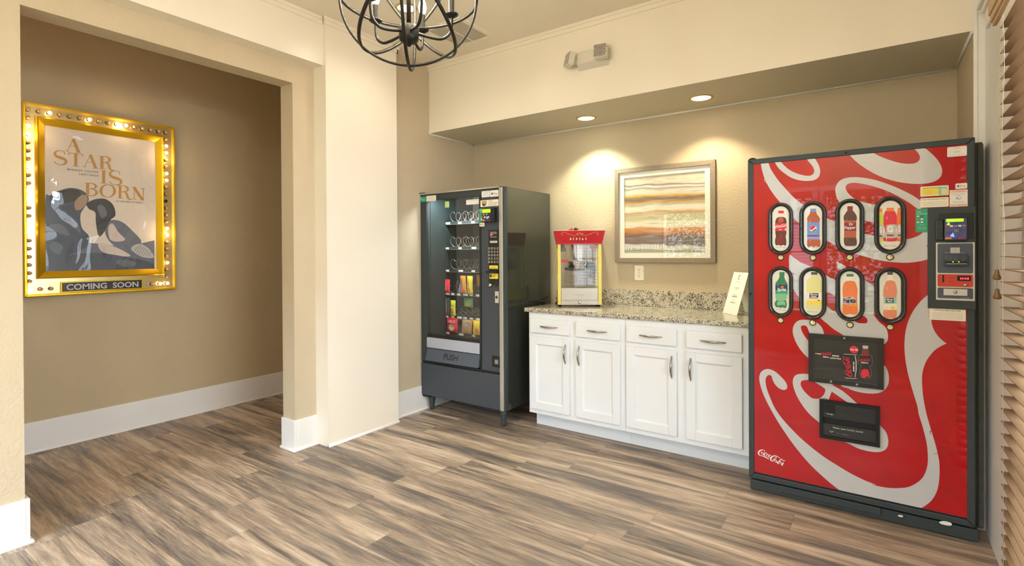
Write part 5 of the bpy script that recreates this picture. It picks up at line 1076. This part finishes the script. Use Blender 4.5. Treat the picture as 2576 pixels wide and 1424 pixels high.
for i, (cx, cz_, bw, iw, hh) in enumerate(wins):
    mb = MB(); rings = [(bw, hh, .0), (bw-.001, hh-.001, .012), (bw-.005, hh-.005, .017), (bw-.010, hh-.010, .017), (iw+.002, hh-(bw-iw)+.002, .008), (iw, hh-(bw-iw), .0025)]
    vs = []; N = 0
    for (w, h, o) in rings: L_ = oval(cx, cz_, w, h); N = len(L_); vs += [fk(a, b, o) for a, b in L_]
    mb.add(vs, [(r_*N+k, r_*N+(k+1) % N, (r_+1)*N+(k+1) % N, (r_+1)*N+k) for r_ in range(len(rings)-1) for k in range(N)], 'bezel', True)
    for (dx, dz) in ((-(bw+iw)/2, .0), ((bw+iw)/2, .006), (0, -hh+.010)): mb.lathe((cx+dx, KY-.015, cz_+dz), [(.003, 0), (.003, .0025), (.0, .003)], 'ink_gum', axis='y', n=8)
    wdw = mb.build('selection_window', dm)
    lab(wdw, 'dark oval window showing '+('' if i == 3 else 'a ')+wl[i])
    mb = MB().poly(oval(cx, cz_, iw+.001, hh-(bw-iw)+.001), fk, 'card_face', .0014); mb.build('product_card', wdw)
    mb = MB(); arts[i][0](mb, arts[i][1])
    hl = ('ink_amber', 'ink_salmon', 'ink_amber', 'ink_pink', 'ink_mgreen', 'ink_cream', 'ink_salmon', 'ink_pink')[i]
    mb.stroke([(cx-.011, cz_+.045), (cx-.013, cz_+.032), (cx-.013, cz_+.026)], [.0008, .003, .0008], fk, hl, .0045); mb.stroke([(cx-.013, cz_-.05), (cx-.014, cz_-.064), (cx-.013, cz_-.078)], [.0008, .003, .0008], fk, hl, .0045)
    if cap_[i]: mb.text(cap_[i], fk, 'ink_grey', cx, cz_-hh+.037, .0065, .0018, 'c', w=.047)
    lab(mb.build('bottle_picture', wdw), wl[i]+(' pictures' if i == 3 else ' picture'))
    bz_ = cz_-hh-.0175+(.002 if i < 4 else 0)
    MB().lathe((cx, KY, bz_), [(.0155, 0), (.0155, .005), (.013, .007), (.0125, .0065)], 'bezel', axis='y', n=24).lathe((cx, KY, bz_), [(.0118, .004), (.0118, .0075), (.010, .009), (.0, .0095)], 'lens_button', axis='y', n=24).build('select_button', dm)

# advert panel
ax0, ax1, az0, az1 = 2.899, 3.219, .656, .907
ap = MB(); frame(ap, ax0, ax1, az0, az1, .024, KY-.022, KY, 'bezel'); ap.box(ax0+.02, ax1-.02, KY-.010, KY, az0+.02, az1-.02, 'adv_black')
for (x, z) in ((3.058, az1-.012), (3.0, az0+.012), (3.11, az0+.012)): ap.lathe((x, KY-.022, z), [(.006, 0), (.005, .002), (.0, .003)], 'ink_grey', axis='y', n=12)
apo = ap.build('advert_panel', dm, bevel=.004)
t = Zk(2020, 820, 4.595); fa = lambda a, b, o: (a, KY-.0102-o, b); mb = MB()
def at(txt, x0, x1, y, h, ink, **k): (a, b), (a2, _), (_, b2) = t([(x0, y), (x1, y), (x0, y-h)]); mb.text(txt, fa, ink, (a+a2)/2, b, abs(b2-b), .0012, 'c', w=a2-a, **k)
at('real', 145, 205, 320, 16, 'ink_white', bold=.02); at('taste', 338, 418, 345, 20, 'ink_white', bold=.02); at('zero', 232, 300, 358, 18, 'ink_white', bold=.03); at('calories', 312, 440, 372, 20, 'ink_white', bold=.01)
(a, b), (a2, _) = t([(270, 318), (335, 318)]); wordmark(mb, fa, 'ink_crimson', a, b, (a2-a)*2, .0012, 0, False)
c = t([(590, 270)])[0]; mb.poly(ell(*c, .0185, .0185, 28), fa, 'ink_crimson', .0012); mb.text('try it!', fa, 'ink_white', c[0], c[1]-.004, .010, .002, 'c', w=.031, bold=.03)
can = t([(470, 322), (628, 330), (630, 360), (628, 580), (610, 610), (500, 605), (470, 590), (465, 360)]); mb.poly(can, fa, 'ink_black', .0010)
for q in (t([(470, 318), (628, 326), (628, 332), (470, 324)]), t([(470, 588), (500, 602), (610, 606), (640, 596), (610, 600), (500, 594)]), t([(598, 335), (608, 400), (610, 500), (598, 590), (606, 590), (622, 500), (620, 400), (606, 335)])): mb.poly(q, fa, 'ink_ltgrey', .0012)
(a, b), (a2, b2) = t([(515, 460), (515, 350)]); wordmark(mb, fa, 'ink_crimson', a, b, abs(b2-b)*2.1, .0016, R(90), False)
(a, b), (_, b2), = t([(595, 525), (595, 410)]); mb.text('zero', fa, 'ink_white', a, b, .0085, .0018, 'l', rot=R(90), w=abs(b2-b), bold=.02)
mb.poly(t([(688, 222), (756, 226), (750, 262), (692, 258)]), fa, 'ink_ltgrey', .0012)
bt = t([(690, 270), (752, 272), (760, 320), (795, 350), (800, 440), (770, 470), (790, 520), (770, 600), (680, 590), (655, 520), (670, 460), (640, 420), (645, 350), (685, 320)]); mb.poly(cr(bt, 4), fa, 'ink_black', .0009); mb.stroke(cr(bt, 4)+[bt[0]], .0012, fa, 'ink_grey', .0011)
mb.poly(cr(t([(695, 275), (745, 278), (750, 320), (765, 345), (670, 340), (690, 318)]), 3), fa, 'ink_dimred', .0012); mb.poly(cr(t([(685, 500), (755, 505), (765, 590), (740, 575), (720, 595), (690, 590), (670, 560)]), 3), fa, 'ink_crimson', .0012)
(a, b), (a2, _) = t([(715, 390), (775, 390)]); wordmark(mb, fa, 'ink_crimson', a, b, (a2-a)*2.2, .0014, 0, False); at('zero', 670, 755, 425, 22, 'ink_white', bold=.02)
mb.build('advert_picture', apo)

# delivery port
dx0, dx1, dz0, dz1 = 2.948, 3.203, .371, .568
mb = MB(); frame(mb, dx0, dx1, dz0, dz1, .016, KY-.020, KY, 'dark_rubber'); mb.box(dx0+.012, dx1-.012, KY-.003, KY-.0026, dz0+.012, dz1-.012, 'slot_black'); mb.box(dx0+.014, dx1-.014, KY-.014, KY-.004, dz0+.014, dz0+.078, 'bezel')
mb.box(dx0+.014, dx1-.014, KY-.012, KY-.004, dz0+.108, dz1-.014, 'bezel')
dp = mb.build('delivery_port', dm, bevel=.005, seg=3)
mb = MB().box(dx0+.022, dx0+.07, KY-.019, KY-.012, dz1-.075, dz1-.060, 'bezel'); fd = lambda a, b, o: (a, KY-.0192-o, b); mb.text('change', fd, 'ink_white', dx0+.046, dz1-.070, .006, .0008, 'c', w=.028); mb.box(dx0+.022, dx0+.07, KY-.0135, KY-.012, dz1-.060, dz1-.022, 'slot_black'); mb.build('change_cup', dp)
mb = MB(); fd2 = lambda a, b, o: (a, KY-.0142-o, b); mb.text('Please open bottles slowly', fd2, 'ink_ltgrey', (dx0+dx1)/2-.004, dz0+.058, .0085, .0008, 'c', w=.128, bold=.01).text('servir despacio', fd2, 'ink_grey', dx0+.10, dz0+.034, .005, .0008, 'c', w=.055)
mb.stroke([(dx0+.045, dz0+.043), (dx0+.052, dz0+.036), (dx0+.062, dz0+.042)], .003, fd2, 'ink_ltgrey', .0008); mb.build('port_lettering', dp)

# payment column
mb = MB(); qx0, qx1, qz0, qz1 = 3.388, KX1+.001, 1.064, 1.534
mb.box(qx0, qx1, KY-.010, KY+.01, qz0, qz1, 'machine_dark'); mb.box(qx0+.038, qx1-.006, KY-.0105, KY-.009, 1.385, 1.505, 'black_plastic'); po_ = mb.build('payment_column', dm, bevel=.003)
t = Zk(2280, 440, 7.911)
(a, b), (a2, b2) = t([(740, 1305), (1190, 855)]); rd = MB().box(a, a2, KY-.040, KY-.008, b, b2, 'reader_blue').box(a-.03, a, KY-.02, KY-.008, b, b2-.005, 'bezel').build('card_reader', po_, bevel=.004)
fr2 = lambda q, w, o: (q, KY-.0402-o, w); mb = MB()
# screen and lights, laid out across the reader face
Wq, Hq = a2-a, b2-b
mb.poly(rect(a+Wq*.07, a+Wq*.84, b+Hq*.82, b+Hq*.96, .002), fr2, 'lcd_green', .001);
mb.poly([(a+Wq*.10, b+Hq*.70), (a+Wq*.24, b+Hq*.68), (a+Wq*.20, b+Hq*.80)], fr2, 'led_green', .001)
for i, ink in enumerate(('ink_red', 'ink_white', 'ink_blue', 'ink_cream', 'ink_grey')): mb.poly(rect(a+Wq*(.06+i*.18), a+Wq*(.20+i*.18), b+Hq*.60, b+Hq*.67, .001), fr2, ink, .001)
mb.text(')))', fr2, 'ink_ltgrey', a+Wq*.52, b+Hq*.38, .012, .001, 'c', rot=0); mb.poly([(a+Wq*.24, b+Hq*.18), (a+Wq*.44, b+Hq*.14), (a+Wq*.38, b+Hq*.34)], fr2, 'led_blue', .001)
mb.poly(rect(a+Wq*.04, a+Wq*.32, b+Hq*.05, b+Hq*.13, .002), fr2, 'ink_orange', .001); mb.text('ePort', fr2, 'ink_crimson', a+Wq*.76, b+Hq*.05, .010, .001, 'c', w=Wq*.3, bold=.02); mb.build('reader_face', rd)
t = Zk(2280, 600, 6.473); (a, b), (a2, b2) = t([(480, 995), (1108, 62)])
bp_ = MB().box(a, a2, KY-.013, KY-.006, b, b2, 'steel_light'); ff = lambda q, w, o: (q, KY-.0132-o, w)
zz = lambda y: t([(500, y)])[0][1]; xx = lambda x: t([(x, 500)])[0][0]
bp_.poly(rect(xx(503), xx(1080), zz(560), zz(85), .006), ff, 'flap_grey', .0008).poly(rect(xx(503), xx(1080), zz(778), zz(578), .006), ff, 'coin_red', .0008).poly(rect(xx(503), xx(1080), zz(965), zz(795), .006), ff, 'flap_grey', .0008)
bpo = bp_.build('pay_plate', po_, bevel=.001)
mb = MB().box(xx(605), xx(985), KY-.034, KY-.013, zz(440), zz(262), 'bezel').box(xx(625), xx(965), KY-.0345, KY-.030, zz(400), zz(368), 'slot_black'); mb.box(xx(640), xx(970), KY-.036, KY-.030, zz(412), zz(402), 'steel')
for x in (745, 838): mb.lathe((xx(x), KY-.0346, zz(378)), [(.0022, 0), (.0022, .001), (.0, .0012)], 'led_green', axis='y', n=8)
mb.build('bill_slot', bpo, bevel=.003)
mb = MB().poly([(xx(712), zz(150)), (xx(712), zz(240))][::1]+[(xx(865), zz(240)), (xx(865), zz(150))], ff, 'ink_ltgrey', .0014).stroke(ell(xx(790), zz(188), .004, .004, 10)+[(xx(790)+.004, zz(188))], .001, ff, 'ink_grey', .002)
mb.text('INSERT BILL', ff, 'ink_ltgrey', xx(660), zz(238), .004, .0014, 'c', w=.018).text('FACE UP', ff, 'ink_ltgrey', xx(910), zz(238), .004, .0014, 'c', w=.013)
mb.box(xx(820), xx(1045), KY-.0148, KY-.0135, zz(682), zz(600), 'slot_black').text('1:1:1:5', lambda q, w, o: (q, KY-.015-o, w), 'led_digits', xx(940), zz(655), .0085, .0006, 'c', w=.030, bold=.03).text('use exact', ff, 'ink_dimred', xx(725), zz(640), .006, .0014, 'c', w=.018).text('change', ff, 'ink_dimred', xx(725), zz(700), .006, .0014, 'c', w=.018)
mb.box(xx(582), xx(608), KY-.0148, KY-.0135, zz(710), zz(590), 'slot_black').lathe((xx(950), KY-.0135, zz(740)), [(.0068, 0), (.0068, .004), (.004, .006), (.0, .0065)], 'chrome', axis='y', n=18)
mb.box(xx(600), xx(985), KY-.0165, KY-.0135, zz(915), zz(812), 'steel_light').lathe((xx(790), KY-.0165, zz(862)), [(.0068, 0), (.0068, .003), (.003, .004)], 'nickel', axis='y', n=18).text('vending', ff, 'ink_ltgrey', xx(950), zz(955), .004, .0014, 'c', w=.028)
mb.build('coin_panel', bpo)
# stickers on the drink machine
t = Zk(2280, 440, 7.911)
def zr(x0, y0, x1, y1, T_=t): (a, b), (a2, b2) = T_([(x0, y1), (x1, y0)]); return a, a2, b, b2
sticker(dm, fk, *zr(280, 205, 840, 435), 'ink_white', [('J&J SNACKS VENDING', .42, .78, .10, 'ink_black', .68)], label='yellow snack vendor sticker with white rim', off=.004, r=.004,
        fn=lambda mb: [mb.poly(rect(*zr(300, 235, 815, 410), 0), fk, 'ink_yellow', .0043), mb.poly(rect(*zr(640, 235, 815, 410), 0), fk, 'ink_teal', .0045), mb.poly(rect(*zr(700, 270, 805, 400), 0), fk, 'ink_lemon', .0048)]+[mb.text('call for refund or service', fk, 'ink_grey', zr(320, 300+i*28, 620, 320)[0]+.0195, zr(320, 300+i*28, 620, 320+i*28)[2]+.0, .0022, .005, 'c', w=.032) for i in range(4)])
sticker(dm, fk, *zr(280, 440, 840, 655), 'ink_cream', [('two tier pricing in effect', .5, .79, .09, 'ink_dgreen', .8)]+[(s_, .5, z_, .09, 'ink_grey', .86) for s_, z_ in (('The price displayed on this machine is a', .5), ('reduced price for cash and is not', .34), ('a discount on each purchase made', .18))], label='cream price notice sticker with green heading', off=.004,
        fn=lambda mb: mb.poly(rect(*zr(300, 465, 805, 505), 0), fk, 'ink_lgreen', .0043))
x0_, x1_, z0_, z1_ = zr(975, 160, 1210, 285)
sticker(dm, fk, x0_, x1_, z0_, z1_, 'ink_white', [('Pay', .64, .32, .34, 'ink_grey', .48)], label='white contactless pay sticker', off=.004, fn=lambda mb: apple(mb, fk, x0_+(x1_-x0_)*.24, z0_+(z1_-z0_)*.5, (z1_-z0_)*.32, .0048))
sticker(dm, fk, *zr(857, 285, 1218, 645), 'ink_pink', [('WARNING', .6, .86, .055, 'ink_grey', .52), ('Do not tip or rock', .5, .75, .035, 'ink_gum', .7), ('this vending machine', .5, .69, .035, 'ink_gum', .6), ('Tipping or rocking may', .5, .29, .035, 'ink_gum', .7), ('cause serious injury', .5, .23, .035, 'ink_gum', .6), ('or death', .5, .11, .05, 'ink_amber', .8)], label='pink edged warning sticker with a tilting machine drawing', off=.004, r=.001,
        fn=lambda mb: [mb.poly(rect(*zr(862, 345, 1213, 590), 0), fk, 'ink_white', .0043), mb.stroke(Zk(2280, 440, 7.911)([(975, 440), (1010, 480), (1060, 490), (1095, 455), (1040, 410), (1010, 440), (1060, 490)]), .0012, fk, 'ink_gum', .005), mb.stroke(Zk(2280, 440, 7.911)([(980, 470), (1020, 465), (1000, 490)]), .0016, fk, 'ink_black', .005), mb.stroke(Zk(2280, 440, 7.911)([(915, 340), (935, 310), (955, 340), (915, 340)]), .0008, fk, 'ink_grey', .005)])
x0_, x1_, z0_, z1_ = zr(183, 668, 440, 1145)
sticker(dm, fk, x0_, x1_, z0_, z1_, 'ink_green', [('GO', .26, .84, .055, 'ink_white', .3), ('CASHLESS', .5, .76, .04, 'ink_white', .84), ('MORE WAYS', .5, .31, .025, 'ink_white', .4), ('TAP  TO PAY', .5, .19, .025, 'ink_white', .6), ('SWIPE  SAVE', .5, .13, .025, 'ink_white', .6)], label='green cashless payment sticker', off=.004, r=.003,
        fn=lambda mb: [mb.poly(rect(x0_+.005+i*.014, x0_+.014+i*.014, z0_+(z1_-z0_)*(.65-.125*j), z0_+(z1_-z0_)*(.71-.125*j), .002), fk, c_, .0046) for i, j, c_ in ((0, 0, 'ink_yellow'), (1, 0, 'ink_gum'), (0, 1, 'ink_blue'), (1, 1, 'ink_cream'), (0, 2, 'ink_white'), (1, 2, 'ink_white'))])
t3 = Zk(2060, 340, 4.45)
sticker(dm, fk, *zr(1436, 118, 1655, 248, t3), 'ink_white', [('NOTICE', .5, .8, .09, 'ink_gum', .34), ('machine', .5, .5, .08, 'ink_gum', .3), ('no', .2, .47, .06, 'ink_grey', .14), ('serviced', .5, .38, .08, 'ink_gum', .3), ('for service please call', .5, .16, .06, 'ink_grey', .7)], label='white service notice sticker in the top right corner', off=.004, fn=None)
t4 = Zk(2280, 600, 6.473)
sticker(dm, fk, *zr(375, 1150, 965, 1318, t4), 'ink_cream', [('ATTENTION DEBIT CARD USERS', .5, .76, .11, 'ink_gum', .72)]+[('a hold may be placed on your account when you use a debit card', .5, .62-.085*i, .045, 'ink_grey', .84) for i in range(7)], label='cream debit card notice below the payment column', off=.004, r=.0005)
for (u, v, w, h) in ((2265, 1297, .010, .005), (2378, 1315, .022, .009)):
    a, b = PFp(u, v); MB().poly(cr([(a-w, b), (a, b+h), (a+w, b+h*.6), (a+w*.8, b-h*.8), (a-w*.6, b-h)], 3), lambda q, s_, o: (q, KY-.0042-o, s_), 'ink_white', .0004).build('scuff', dm)
for (x, z) in ((3.065, KT-.014), (KX0+.012, 1.1)): MB().lathe((x, KY-.004, z), [(.006, 0), (.005, .003), (.0, .004)], 'black_plastic', axis='y', n=12).build('screw', dm)
S.unit_settings.system = 'METRIC'
